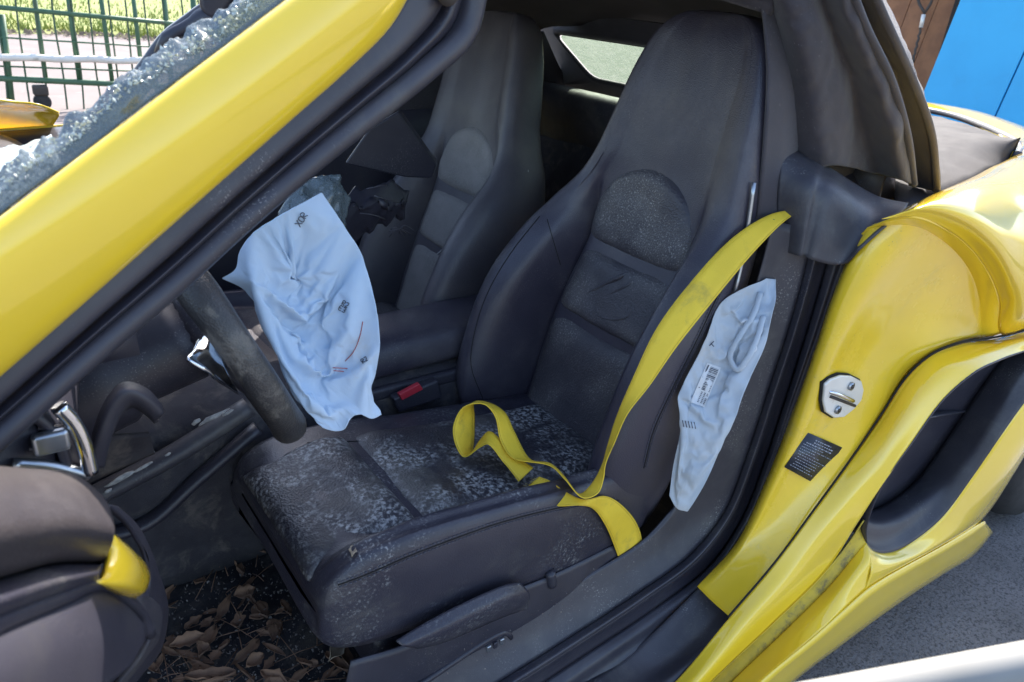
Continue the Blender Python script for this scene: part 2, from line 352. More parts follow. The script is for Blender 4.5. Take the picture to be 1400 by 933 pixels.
# --- green wire cart
YC = 7.3
cart = empty('wire_cart', P(57, 145, Y=YC)*1.0, 'green metal wire mesh cart on a castor behind the car', 'cart')
cart.location.z = GZ
def cpx(x, y, dy=0): return P(x, y, Y=YC+dy)
for (x0, y0, x1, y1, rd) in [(-60, -60, -38, 150, .03), (2, 20, 16, 142, .03), (42, -40, 63, 112, .022), (88, -40, 109, 114, .022), (133, -40, 154, 116, .022), (178, -40, 196, 118, .022), (221, -40, 235, 118, .026), (262, -30, 272, 118, .03)]:
    tube('post', [cpx(x0, y0, .02), cpx(x1, y1, .02)], rd, M['green_metal'], cart, seg=8)
for (x0, y0, x1, y1, rd) in [(-70, 4, 300, 38, .022), (-70, 47, 300, 70, .008), (-70, 88, 300, 102, .008), (-70, 104, 300, 122, .028)]:
    tube('rail', [cpx(x0, y0), cpx(x1, y1)], rd, M['green_metal'], cart, seg=8)
for i in range(14):
    xt = -60+i*25.2+random.uniform(-2, 2); xb = xt+26+random.uniform(-3, 3)
    tube('wire', [cpx(xt, -40), cpx(xt+9, 40), cpx(xt+17+random.uniform(-3, 3), 95), cpx(xb, 170)], .0085, M['green_wire'], cart, n=10, seg=6)
cs = cpx(56, 128)
box('castor_fork', cs+V((0, 0, .03)), (.13, .1, .10), M['dark_iron'], cart, b=.02)
wv = []
for k in range(20):
    a = 2*math.pi*k/20
    for (yy, rr) in ((-.035, .055), (-.03, .075), (.03, .075), (.035, .055)): wv.append(V((cs.x+rr*math.cos(a), cs.y+yy, GZ+.078+rr*math.sin(a))))
wf = grid_faces(20, 4, True)+[tuple(i*4 for i in range(20)), tuple(i*4+3 for i in range(20))]
link('castor_wheel', mesh(wv, wf), M['tread'], cart)
tube('push_bar', [cpx(-60, 73, -.05), cpx(0, 78, -.05), cpx(100, 81, -.05), cpx(215, 84, -.05), cpx(300, 88, -.05)], .033, M['white_paint'], cart, n=40, seg=10, disp=lambda v: V((0, 0, .005*math.sin(v.x*120))))
# --- blue container and brown boards behind
def wx(x, y, X=6.0): return P(x, y, X=X)
bl = empty('blue_container', V((6, 0.2, GZ)), 'bright blue painted panelled wall behind the yellow rear wing', 'container')
a, b_ = wx(1310, 0), wx(1258, 130)
slope = (b_-a)/(b_.z-a.z)                      # the leaning edge of the panels
def edge_at(y0, z): return V((6.0, y0+slope.y*(z-.75), z))
ys = [2.009, 1.36, .55, -.3, -1.15, -2.0]
for q in range(5):
    y0, y1 = ys[q]-.006, ys[q+1]+.006
    pts = [edge_at(y0, GZ), edge_at(y0, 2.6), edge_at(y1, 2.6), edge_at(y1, GZ)]
    prism('panel', pts, (.05, 0, 0), M['blue'], bl, b=.004)
box('back_frame', V((6.09, 0, 1.2)), (.06, 4.0, 2.6), M['gap'], bl, b=0)
wd = empty('wooden_boards', V((6.2, 2.5, GZ)), 'upright brown wooden boards beside the blue wall', 'boards')
for q in range(6):
    y0 = 2.03+q*.24; pts = [edge_at(y0+.003, GZ)+V((.18, 0, 0)), edge_at(y0+.003, 2.6)+V((.18, 0, 0)), edge_at(y0+.237, 2.6)+V((.18, 0, 0)), edge_at(y0+.237, GZ)+V((.18, 0, 0))]
    prism('board', pts, (.03, 0, 0), M['wood'], wd, b=.004)
ch = empty('garden_tool', wx(1243, 110, 6.1), 'dark twisted iron rod with forked top leaning on the brown boards', 'tool')
pts = [wx(1240, 150, 6.1), wx(1247, 90, 6.1), wx(1255, 55, 6.1), wx(1264, 18, 6.1)]
tube('rod', pts, .011, M['dark_iron'], ch, n=40, seg=8, disp=lambda v: V((0, .006*math.sin(v.z*110), 0)))
tube('collar', [wx(1259, 38, 6.09), wx(1263, 20, 6.09)], .018, M['steel'], ch, seg=8)
for dx in (-12, 14): tube('fork_tine', [wx(1264, 18, 6.1), wx(1264+dx*.7, 2, 6.1), wx(1264+dx, -30, 6.1)], .012, M['dark_iron'], ch, n=8, seg=8)
# ------------------------------------------------------------------ the car
car = empty('sports_car', V((.2, 0, GZ)), 'crashed yellow open sports car with black leather seats and burst airbags', 'car')
def pc(L, **k): return [P(*q[:2], **(k if len(q) == 2 else {'Y': q[2]})) for q in L]
# ---- floor and shell
def fl(u, v, p): return V((0, 0, .012*fbm(p, 9)))
loft('floor_pan', [[(-1.5, .72, .13), (-.9, .72, .12), (0, .72, .14), (.5, .72, .2)], [(-1.5, 0, .13), (-.9, 0, .12), (0, 0, .14), (.5, 0, .2)], [(-1.5, -.66, .13), (-.9, -.66, .12), (0, -.66, .14), (.5, -.66, .2)]], 80, 60, M['carpet'], car, disp=fl)
box('firewall', V((-1.52, 0, .5)), (.05, 1.4, .9), M['carpet'], car)
box('rear_bulkhead', V((.62, .0, .45)), (.08, 1.36, .62), M['carpet'], car, b=.03)
box('rear_sun_blocker', V((1.30, .06, .28)), (1.0, 1.3, .6), M['gap'], car, b=0)  # plain dark box added in the rear body to keep sun off the asphalt
box('front_sun_blocker', V((-2.0, 0, .32)), (1.0, 1.3, .66), M['gap'], car, b=0)  # matching unseen box added in the nose to stop sun passing through
# ---- A pillar
def ply(t): return -.55-.17*t            # Y along the pillar, t from top (0) to base (1)
def pil(px, n=None): 
    out = []
    for (x, y) in px:
        t = (640-x)/640; out.append(P(x, y, Y=ply(t)))
    return out
def lin(x0, y0, x1, y1, n=5): return [(x0+(x1-x0)*i/(n-1), y0+(y1-y0)*i/(n-1)) for i in range(n)]
def off(L, dy): return [p+V((dy*.35, dy, 0)) for p in L]
top_edge = [(-300, 520), (-150, 412), (0, 299), (130, 200), (260, 101), (390, 2), (470, -60), (560, -130)]
mid_y = [(-300, 610), (-150, 500), (0, 395), (130, 296), (260, 190), (400, 72), (500, -15), (600, -100)]
bot_y = [(-300, 765), (-150, 640), (0, 513), (120, 408), (219, 320), (300, 248), (400, 160), (480, 89), (535, 33), (566, -20), (596, -80)]
s5 = [(-300, 880), (-150, 745), (0, 608), (125, 496), (235, 402), (325, 319), (405, 249), (490, 179), (590, 98), (645, 42), (664, -60)]
def mixl(A, B, t): return [(a[0]*(1-t)+b[0]*t, a[1]*(1-t)+b[1]*t) for a, b in zip(A, B)]
def mk_pillar(): 
    A = off(pil(top_edge), .045); A2 = off(pil([(x+4, y+4) for x, y in top_edge]), .008); B = pil(mid_y); B = [p+V((-.006, -.012, .004)) for p in B]; C2 = pil(bot_y); D = off(pil([(x+3, y+4) for x, y in bot_y]), .03)
    return loft('windscreen_pillar', [A, A2, B, [c+V((0, 0, 0)) for c in C2], D], 60, 24, M['yellow'], car, thick=.003)
apil = mk_pillar()
s1, s2, s3, s4 = mixl(bot_y, s5, .03), mixl(bot_y, s5, .42), mixl(bot_y, s5, .56), mixl(bot_y, s5, .82)
loft('pillar_seal', [off(pil(s1), .018), off(pil(s2), .012), off(pil(s3), .03)], 60, 14, M['rubber'], apil, thick=.003)
loft('pillar_seal', [off(pil(s3), .034), off(pil([(x+4, y+5) for x, y in s3]), .02), off(pil([(a[0]*.5+b[0]*.5, a[1]*.5+b[1]*.5) for a, b in zip(s3, s4)]), .016), off(pil(s4), .03)], 60, 12, M['plastic'], apil, thick=.003)
tube('weatherstrip', off(pil(s5), .03), lambda t: .0115+.006*t*t, M['rubber'], apil, n=60, seg=14)
tube('pillar_bolt', [P(612, -6, Y=-.565), P(612, -6, Y=-.54)], .012, M['dark_iron'], apil, seg=12)
# pillar inner trim towards the cabin and windscreen header out of the frame
loft('pillar_trim', [off(pil(s5), .04), off(pil(s5), .09), off(pil(top_edge), .10)], 40, 8, M['plastic'], apil, thick=.004)
hd0 = P(640, -80, Y=-.545)
tube('windscreen_header', [hd0+V((.02, .0, .02)), V((-.42, -.2, 1.36)), V((-.44, .2, 1.36)), V((-.40, .55, 1.29))], .035, M['plastic'], car, n=20, seg=12, sq=.6)
tube('passenger_pillar', [V((-.40, .55, 1.29)), P(318, -14, Y=.55), P(268, 30, Y=.57), P(232, 58, Y=.59), P(208, 90, Y=.60), P(150, 165, Y=.64), P(60, 260, Y=.68)], .026, M['plastic'], car, n=30, seg=10)
# ---- shattered windscreen left along the pillar
g0 = [(-300, 455), (-150, 350), (0, 236), (60, 190), (130, 135), (215, 70), (290, 25), (345, -20), (420, -80)]
g1 = [(-300, 520), (-150, 412), (0, 296), (70, 245), (145, 188), (240, 116), (320, 55), (390, 3), (470, -60)]
random.seed(3)
def gd(u, v, p):
    e = (1-v)
    return V((.008, -.005, .010))*fbm(p, 14, 3)*(0.3+e) + V((0, .006, .008))*fbm(p, 60, 3)*e
ws = loft('windscreen', [off(pil(g0), .075), off(pil([(a[0]*.5+b[0]*.5, a[1]*.5+b[1]*.5) for a, b in zip(g0, g1)]), .05), off(pil(g1), .04)], 220, 22, M['glass_break'], car, thick=.004, disp=gd)
# milky crazed sheet that fell onto the scuttle at the left edge
cw = [P(-140, 262, Y=.10), P(-60, 205, Y=.25), P(10, 200, Y=.35), P(70, 186, Y=.4)]
cw2 = [P(-140, 345, Y=-.1), P(-60, 290, Y=-.05), P(10, 250, Y=0), P(80, 215, Y=.05)]
loft('windscreen_sheet', [cw, cw2, [p+V((0, -.3, -.02)) for p in cw2]], 70, 40, M['glass_milky'], ws, thick=.004, disp=lambda u, v, p: V((0, 0, .012*fbm(p, 14, 4))))
# glass crumbs on the broken edge
cr_ = []
for k in range(900):
    u = random.random(); i = u*(len(g0)-1.001); a = int(i); t = i-a
    x = g0[a][0]*(1-t)+g0[a+1][0]*t+random.uniform(-4, 26); y = g0[a][1]*(1-t)+g0[a+1][1]*t+random.uniform(0, 40)
    if x < -60: continue
    c = P(x, y, Y=ply((640-x)/640)+.045); s = random.uniform(.001, .0028)
    vs = [c+V((random.uniform(-1, 1), random.uniform(-1, 1), random.uniform(-1, 1))).normalized()*s for _ in range(5)]
    cr_.append((vs, [(0, 1, 2), (0, 2, 3), (0, 3, 4), (1, 2, 4), (2, 3, 4)]))
multi('glass_crumbs', cr_, M['glass_milky'], ws, smooth=False, kind='stuff')
gc = loft('windscreen_fragment', [[P(380, 290, Y=-.12), P(400, 262, Y=-.12), P(428, 243, Y=-.1), P(460, 240, Y=-.1), P(478, 265, Y=-.1)], [P(385, 330, Y=-.16), P(410, 300, Y=-.16), P(440, 290, Y=-.15), P(465, 300, Y=-.14), P(475, 320, Y=-.13)]], 40, 16, M['glass_break'], ws, thick=.006, disp=lambda u, v, p: V((1, -1, 1))*.008*fbm(p, 30, 3))
# ---- interior mirror seen past the pillar top
mr = prism('rear_view_mirror', [P(x, y, Y=0.0) for x, y in [(268, -40), (272, 10), (285, 28), (302, 26), (318, 5), (325, -40)]], (.02, .05, 0), M['plastic'], car, b=.01)
tube('mirror_stem', [P(296, 18, Y=.02), P(262, 34, Y=.02), P(232, 50, Y=.02), P(217, 74, Y=.03)], [.018, .018, .017, .012, .010, .010, .012, .01, .008], M['plastic'], mr, n=9, seg=10)
# ---- far wing seen at the left edge
loft('passenger_wing', [[P(-260, 205, Y=.86), P(-80, 190, Y=.88), P(0, 186, Y=.88), P(70, 182, Y=.82)], [P(-260, 170, Y=.82), P(-80, 160, Y=.84), P(0, 158, Y=.83), P(78, 170, Y=.78)], [P(-260, 150, Y=.70), P(-80, 140, Y=.72), P(0, 142, Y=.72), P(50, 148, Y=.72), P(82, 158, Y=.74)], [P(-260, 145, Y=.5), P(-80, 136, Y=.62), P(0, 139, Y=.64), P(50, 146, Y=.66), P(80, 156, Y=.68)]], 40, 18, M['yellow'], car, thick=.004, disp=lambda u, v, p: V((0, 0, .012*fbm(p, 7))))
loft('scuttle', [[(-1.25, -.66, .84), (-1.35, 0, .87), (-1.25, .68, .84)], [(-1.6, -.7, .82), (-1.7, 0, .86), (-1.6, .7, .82)], [(-2.3, -.7, .70), (-2.4, 0, .74), (-2.3, .7, .70)]], 24, 14, M['yellow'], car)
# ---- sill and door aperture: inner trim, seals, plate
A_ = pc([(430, 1020), (574, 930), (690, 860), (800, 790), (880, 740), (922, 695), (952, 620), (982, 540), (1013, 460), (1040, 370), (1058, 300), (1068, 250)], Y=-.615)
A2 = pc([(470, 1030), (610, 937), (720, 872), (825, 803), (905, 752), (950, 705), (980, 630), (1008, 550), (1038, 468), (1066, 378), (1082, 308), (1088, 250)], Y=-.63)
B0 = pc([(545, 1030), (655, 950), (765, 880), (870, 812), (945, 757), (990, 700), (1020, 625), (1048, 540), (1076, 455), (1100, 370), (1113, 305), (1118, 255)], Y=-.655)
B1 = pc([(560, 1036), (672, 958), (780, 888), (885, 818), (955, 765), (1000, 705), (1031, 628), (1058, 542), (1086, 457), (1110, 372), (1124, 310), (1130, 258)], Y=-.672)
B2 = pc([(590, 1040), (700, 962), (805, 892), (905, 825), (972, 772), (1015, 708), (1046, 630), (1074, 545), (1101, 460), (1126, 376), (1142, 315), (1150, 262)], Y=-.668)
C0 = pc([(640, 1045), (745, 968), (850, 893), (925, 838), (985, 778), (1022, 712), (1054, 636), (1085, 548), (1115, 465), (1142, 384), (1163, 325), (1180, 272)], Y=-.69)
C1 = pc([(660, 1048), (765, 970), (865, 896), (935, 845), (990, 783), (1030, 712), (1062, 634), (1093, 546), (1121, 466), (1148, 387), (1170, 328), (1190, 280)], Y=-.70)
A_, A2, B0, B1, B2, C0, C1 = [c_[:-1] for c_ in (A_, A2, B0, B1, B2, C0, C1)]
sill = loft('door_sill', [A_, A2, B0], 90, 14, M['plastic_dusty'], car, thick=.004)
loft('sill_carpet_side', [[p+V((0, .02, -.3)) for p in A_[:6]], [p+V((0, .01, -.1)) for p in A_[:6]], A_[:6]], 40, 8, M['plastic'], sill, thick=.004)
loft('door_seal', [B0, [p.lerp(q, .5)+V((-.006, -.010, .008)) for p, q in zip(B0, B1)], B1], 90, 10, M['rubber'], sill, thick=.003)
loft('seal_channel', [B1, [p.lerp(q, .5)+V((.003, .004, -.002)) for p, q in zip(B1, B2)], B2], 90, 8, M['plastic'], sill, thick=.003)
loft('door_seal', [B2, [p.lerp(q, .5)+V((-.008, -.008, .008)) for p, q in zip(B2, C0)], C0, C1], 90, 12, M['rubber'], sill, thick=.003)
# seat position switch rail on the sill
tube('sill_rail', [P(560, 945, Y=-.618), P(690, 864, Y=-.618), P(698, 872, Y=-.62)], .006, M['plastic'], sill, n=16, seg=8)
for k in range(3): box('sill_switch', P(668+k*9, 887-k*5, Y=-.622), (.009, .006, .014), M['silver'] if k != 1 else M['plastic'], sill, b=.002)
# flat black plate outside the seals
box('sill_core', V((-.45, -.715, -.03)), (1.25, .15, .1), M['gap'], sill, b=0)
pl0 = pc([(620, 1055), (745, 968), (862, 893), (962, 798)], Y=-.695)
pl1 = pc([(650, 1100), (790, 985), (920, 900), (990, 828)], Y=-.745)
pl2 = pc([(690, 1120), (840, 1000), (935, 915), (990, 866), (1002, 844)], Y=-.785)
pl3 = pc([(700, 1130), (850, 1010), (945, 925), (995, 872), (1006, 846)], Y=-.79)
loft('sill_plate', [pl0, pl1, pl2, [p+V((0, -.004, -.02)) for p in pl3]], 50, 16, M['plastic_dusty'], sill, thick=.004)
# ---- yellow jamb behind the door
CJ = [(953, 802), (1006, 742), (1044, 662), (1080, 570), (1112, 480)]
DG = [(996, 842), (1060, 768), (1112, 698), (1165, 625), (1204, 566), (1238, 514)]
jm = [(972, 826), (1030, 760), (1080, 680), (1128, 590), (1170, 500)]
ARC = [(1172, 326, -.70), (1196, 306, -.74), (1240, 300, -.78), (1295, 319, -.80), (1338, 362, -.81), (1360, 410, -.815), (1364, 458, -.82)]
jamb = coons('door_jamb', pc([(953, 802, -.70), (974, 823, -.745), (996, 842, -.79)]), pc(ARC), pc(CJ+[(1135, 410), (1158, 352), (1172, 326)], Y=-.70), pc([(x, y, -.79) for x, y in DG]+[(1268, 486, -.80), (1310, 467, -.81), (1364, 458, -.82)]), 44, 110, M['yellow_dirty'], car, bulge=-.012, edge=0, thick=.003, disp=lambda u, v, p: V((.012, .02, 0))*math.sin(math.pi*u)*max(0, math.sin(math.pi*min(max((v-.5)/.5, 0), 1)))+V((-.006, -.008, 0))*math.exp(-((u-.12)/.07)**2)*math.sin(math.pi*v))
# rolled lip of the wing round the recess
lip = [(1168, 330, -.705), (1205, 322, -.73), (1245, 320, -.76), (1285, 338, -.78), (1318, 375, -.79), (1334, 415, -.80), (1337, 463, -.81)]
LI = pc(lip); LO = pc([(1185, 312, -.73), (1240, 297, -.80), (1298, 317, -.825), (1343, 360, -.835), (1366, 410, -.84), (1370, 456, -.84)])
loft('wing_lip', [LI, [V(p).lerp(q, .5)+V((-.004, -.005, .003)) for p, q in zip(crv(LI, 12), crv(LO, 12))], LO], 50, 14, M['yellow'], jamb, thick=.003)
# ---- rear wing skin
D_ = [(860, 992, -.79), (930, 925, -.79), (996, 846, -.792), (1060, 771, -.792), (1112, 701, -.792), (1165, 628, -.792), (1206, 568, -.794), (1240, 517, -.80), (1270, 489, -.81), (1312, 471, -.82), (1364, 463, -.835), (1405, 452, -.86), (1470, 425, -.88)]
Dm = [(885, 1000, -.82), (958, 925, -.82), (1032, 838, -.82), (1096, 768, -.82), (1148, 698, -.825), (1195, 632, -.83), (1228, 582, -.835), (1265, 530, -.84), (1298, 503, -.85), (1335, 486, -.86), (1374, 474, -.87), (1410, 464, -.885), (1475, 440, -.90)]
S_t = [(905, 1005, -.825), (972, 933, -.825), (1060, 850, -.83), (1130, 780, -.835), (1172, 716, -.845), (1203, 668, -.855), (1250, 602, -.865), (1290, 547, -.87), (1330, 512, -.88), (1365, 494, -.885), (1400, 481, -.89), (1480, 455, -.91)]
rw = loft('rear_wing', [pc(D_), pc(Dm), pc(S_t)], 100, 20, M['yellow'], car, thick=.004)
# panel gap line
tube('panel_gap', [p+V((-.001, -.001, .001)) for p in pc([(q[0]-1, q[1]-2, q[2]) for q in D_[2:]])], .0022, M['gap'], rw, n=90, seg=6)
GR = [(905, 1005, -.822), (972, 934, -.822), (1060, 851, -.827), (1120, 793, -.83), (1158, 748, -.835), (1182, 712, -.845)]
G1 = [(930, 1010, -.83), (992, 940, -.83), (1075, 860, -.835), (1135, 800, -.84), (1168, 760, -.845), (1184, 742, -.85)]
loft('sill_groove', [pc(GR), [p.lerp(q, .5)+V((.004, .012, -.004)) for p, q in zip(pc(GR), pc(G1))], pc(G1)], 60, 8, M['groove'], rw, thick=.003)
L4 = [(965, 1010, -.885), (1035, 935, -.885), (1110, 872, -.89), (1150, 836, -.89), (1184, 806, -.89)]
os_ = loft('outer_sill', [pc(G1), [V(p).lerp(q, .3)+V((0, -.010, .006)) for p, q in zip(pc(G1), crv(pc(L4), 6))], pc(L4)], 60, 16, M['yellow'], car, thick=.003)
S_b = [(1184, 742, -.85), (1195, 753, -.86), (1212, 756, -.868), (1240, 746, -.875), (1288, 708, -.885), (1330, 652, -.895), (1370, 594, -.905), (1400, 552, -.91), (1470, 470, -.92)]
L4b = [(1184, 806, -.89), (1205, 792, -.892), (1235, 775, -.895), (1290, 745, -.90), (1338, 716, -.905), (1358, 692, -.91), (1385, 650, -.92), (1415, 602, -.925), (1475, 520, -.93)]
loft('outer_sill', [pc(S_b), [V(p).lerp(q, .5)+V((0, -.012, .003)) for p, q in zip(pc(S_b), pc(L4b))], pc(L4b)], 60, 14, M['yellow'], os_, thick=.003, even=False)
# lower face turning under
L4all = L4+L4b[1:5]+[(1345, 712, -.905)]
L5 = [(1000, 1020, -.86), (1076, 933, -.865), (1150, 876, -.868), (1200, 840, -.87), (1240, 812, -.872), (1285, 783, -.875), (1325, 757, -.88), (1350, 728, -.89)]
loft('outer_sill', [pc(L4all), pc(L5), [p+V((0, .12, -.01)) for p in pc(L5)]], 60, 12, M['yellow'], os_, thick=.003)
# ---- side intake: black duct
St = [(1184, 742, -.85), (1185, 718, -.85), (1205, 666, -.855), (1250, 601, -.865), (1290, 546, -.87), (1330, 511, -.88), (1365, 493, -.885), (1400, 480, -.89), (1480, 454, -.91)]
T0 = pc(St); Bt = pc([(1184, 743, -.85)]+S_b[1:])
def inn(L, k, dz=0): return [p+V((.05*k, .11*k, dz)) for p in L]
duct = loft('side_intake', [T0, inn(T0, .5, -.008), inn(T0, 1.0, -.02)], 60, 8, M['plastic'], rw, thick=.003)
loft('intake_lip', [Bt, [p+V((.0, .022, .016)) for p in Bt], inn(Bt, .35, .045), inn(Bt, .9, .03)], 60, 12, M['plastic_dusty'], duct, thick=.003, even=False)
loft('intake_back', [inn(T0, .95, -.015), inn(Bt, .85, .03)], 60, 10, M['plastic'], duct, thick=.003, even=False)
tube('intake_vane', [P(1262, 570, Y=-.80), P(1310, 562, Y=-.80), P(1368, 556, Y=-.80)], .012, M['plastic_dusty'], duct, n=10, seg=8, sq=.35)
# ---- shoulder of the rear wing
J0 = [(1205, 300, -.775), (1240, 297, -.80), (1298, 317, -.825), (1343, 360, -.835), (1366, 410, -.84), (1370, 458, -.84), (1405, 449, -.862), (1470, 422, -.88)]
J1 = [(1222, 294, -.785), (1262, 284, -.82), (1318, 295, -.85), (1366, 330, -.87), (1395, 378, -.88), (1412, 415, -.89), (1440, 420, -.90), (1500, 395, -.92)]
J2 = [(1228, 290, -.76), (1275, 268, -.78), (1325, 258, -.80), (1375, 268, -.82), (1420, 300, -.86), (1450, 345, -.90), (1490, 370, -.93), (1540, 360, -.95)]
J3 = [(1232, 287, -.72), (1285, 262, -.70), (1330, 243, -.68), (1368, 226, -.66), (1400, 222, -.68), (1450, 240, -.74), (1510, 280, -.82), (1580, 310, -.88)]
J4 = [(1234, 286, -.70), (1287, 261, -.66), (1328, 243, -.62), (1362, 226, -.56), (1386, 213, -.48), (1396, 200, -.36), (1400, 192, -.2), (1420, 180, .0)]
loft('wing_shoulder', [pc(J0), pc(J1), pc(J2), pc(J3), pc(J4)], 70, 36, M['yellow'], rw, thick=.004, even=False)
# rim round the roof well, far side
R0 = [P(1386, 213, Y=-.48), P(1390, 203, Y=-.30), P(1378, 190, Y=-.1), P(1340, 172, Y=.15), P(1300, 158, Y=.4), P(1262, 150, Y=.6), P(1200, 140, Y=.9)]
tube('roof_well_rim', R0, .016, M['yellow'], rw, n=40, seg=10, sq=.8)
loft('rear_deck', [R0, [p+V((.25, .02, .02)) for p in R0], [p+V((.9, .05, -.1)) for p in R0]], 30, 12, M['yellow'], rw, thick=.004)
tube('roof_well_seal', [p+V((-.03, -.02, .004)) for p in R0], .014, M['rubber'], rw, n=40, seg=8)
for (x, y) in ((1388, 207),): box('drain_clip', P(x, y, Y=-.42), (.03, .02, .012), M['white_label'], rw, b=.003)
# black cover inside the roof well
JW = crv(pc(J4)[:5], 9); RW = crv(R0[::-1], 9)
loft('roof_well_cover', [[p+V((0, .01, -.012)) for p in JW], [p.lerp(q, .3)+V((0, 0, .05)) for p, q in zip(JW, RW)], [p.lerp(q, .7)+V((0, 0, .02)) for p, q in zip(JW, RW)], [p+V((-.01, 0, -.02)) for p in RW]], 40, 30, M['well'], car, thick=.004, disp=lambda u, v, p: V((0, 0, .010*fbm(p, 6))))
# grey strip at the wing's front top edge
loft('quarter_seal', [pc([(1226, 289), (1256, 276), (1287, 262)], Y=-.70), pc([(1234, 294), (1262, 281), (1290, 266)], Y=-.73)], 12, 4, M['silver'], rw, thick=.006)
# ---- striker plate on the jamb
JN = V((-.62, -.78, .0)).normalized()
from mathutils.bvhtree import BVHTree
def bvh_of(o): return BVHTree.FromPolygons([v.co for v in o.data.vertices], [tuple(p.vertices) for p in o.data.polygons])
BJ = bvh_of(jamb)
def jhit(x, y):
    d = (P(x, y, d=1)-CAM).normalized(); h = BJ.ray_cast(CAM, d); return h[0] if h[0] else P(x, y, Y=-.757)
j0, jx, jy = jhit(1145, 540), jhit(1165, 520)-jhit(1125, 560), jhit(1160, 556)-jhit(1125, 525)
JN = jx.cross(jy).normalized(); JN = JN if JN.dot(CAM-j0) > 0 else -JN
def jp(x, y, o=0): return P(x, y, pl=(j0, JN))+JN*(o+.003)
l0 = jhit(1108, 624); lx, ly = jhit(1125, 600)-jhit(1092, 650), jhit(1132, 636)-jhit(1085, 612)
LN = lx.cross(ly).normalized(); LN = LN if LN.dot(CAM-l0) > 0 else -LN
st_pts = [(1120, 522), (1128, 515), (1142, 510), (1156, 511), (1170, 518), (1173, 530), (1170, 544), (1160, 556), (1146, 567), (1133, 568), (1121, 560), (1118, 545)]
stk = prism('striker_plate', [jp(*q, .004) for q in st_pts], JN*.007, M['steel'], car, b=.003)
prism('plate_shadow_gap', [jp(1145+(x-1145)*1.06, 540+(y-540)*1.06, .001) for x, y in st_pts], JN*.003, M['gap'], stk, b=0)
for q in ((1154, 524), (1136, 556)):
    c = jp(*q, .011); tube('bolt', [c, c+JN*.004], .0085, M['silver'], stk, seg=16); tube('bolt_socket', [c+JN*.004, c+JN*.0055], .0045, M['dark_iron'], stk, seg=6)
tube('striker_bar', [jp(1126, 532, .008), jp(1131, 533, .015), jp(1155, 543, .015), jp(1159, 545, .008)], .0042, M['chrome'], stk, n=14, seg=10)
tube('striker_slot', [jp(1126, 538, .0115), jp(1160, 551, .0115)], .003, M['dark_iron'], stk, seg=8)
# ---- black type label under it
lb = [(1100, 589), (1148, 610), (1114, 661), (1070, 637)]
def lp(u, v, o=0):
    a = V(lb[0]+(0,)).lerp(V(lb[1]+(0,)), u); b = V(lb[3]+(0,)).lerp(V(lb[2]+(0,)), u); c = a.lerp(b, v); return P(c.x, c.y, pl=(l0, LN))+LN*(o+.002)
stc = prism('type_label', [lp(0, 0, .003), lp(1, 0, .003), lp(1, 1, .003), lp(0, 1, .003)], LN*.002, M['sticker'], car, b=0)
random.seed(11)
T = []
for row in range(13):
    v = .08+row*.066; u = .3 if row in (0, 1) else random.uniform(.06, .14)
    end = {0: .75, 1: .8, 5: .5}.get(row, random.uniform(.55, .92))
    while u < end:
        wl = random.uniform(.015, .06); h = .018 if row > 2 else .03
        T.append(([lp(u, v, .0056), lp(u+wl, v, .0056), lp(u+wl, v+h, .0056), lp(u, v+h, .0056)], [(0, 1, 2, 3)])); u += wl+random.uniform(.012, .03)
multi('label_print', T, mk('pale_print', (.28, .30, .36), .6), stc, smooth=False)
# ---- rear wheel
wc = V((1.66, -.74, GZ+.355)); wv = []; prof = [(.12, .20), (.12, .27), (.10, .33), (.06, .352), (-.06, .352), (-.1, .33), (-.115, .27), (-.11, .24)]
for k in range(48):
    a = 2*math.pi*k/48
    for (yy, rr) in prof: wv.append(wc+V((rr*math.cos(a), yy, rr*math.sin(a))))
rwh = link('rear_wheel', mesh(wv, grid_faces(48, len(prof), True)), M['tread'], car)
wv = [wc+V((rr*math.cos(2*math.pi*k/48), yy, rr*math.sin(2*math.pi*k/48))) for k in range(48) for (yy, rr) in [(-.11, .242), (-.095, .225), (-.05, .21), (-.045, .06), (-.07, .03), (-.07, .001)]]
link('wheel_rim', mesh(wv, grid_faces(48, 6, True)), M['silver'], rwh)
loft('wheel_arch_liner', [[V((1.66+.42*math.cos(a), -.84, .205+.42*math.sin(a))) for a in [math.radians(t) for t in (-10, 30, 70, 110, 150, 190)]], [V((1.66+.42*math.cos(a), -.5, .205+.42*math.sin(a))) for a in [math.radians(t) for t in (-10, 30, 70, 110, 150, 190)]]], 30, 6, M['plastic'], car, thick=.004)
# ------------------------------------------------------------------ seats
PROF = [(.20, -.03), (.36, -.012), (.50, .024), (.64, .06), (.79, .112), (.95, .138), (1.08, .158), (1.20, .18), (1.262, .215)]   # z, x of the front face at the seat's middle
def prof_x(z):
    for (a, b), (c, d) in zip(PROF, PROF[1:]):
        if z <= c: return b+(d-b)*(z-a)/(c-a)
    return PROF[-1][1]
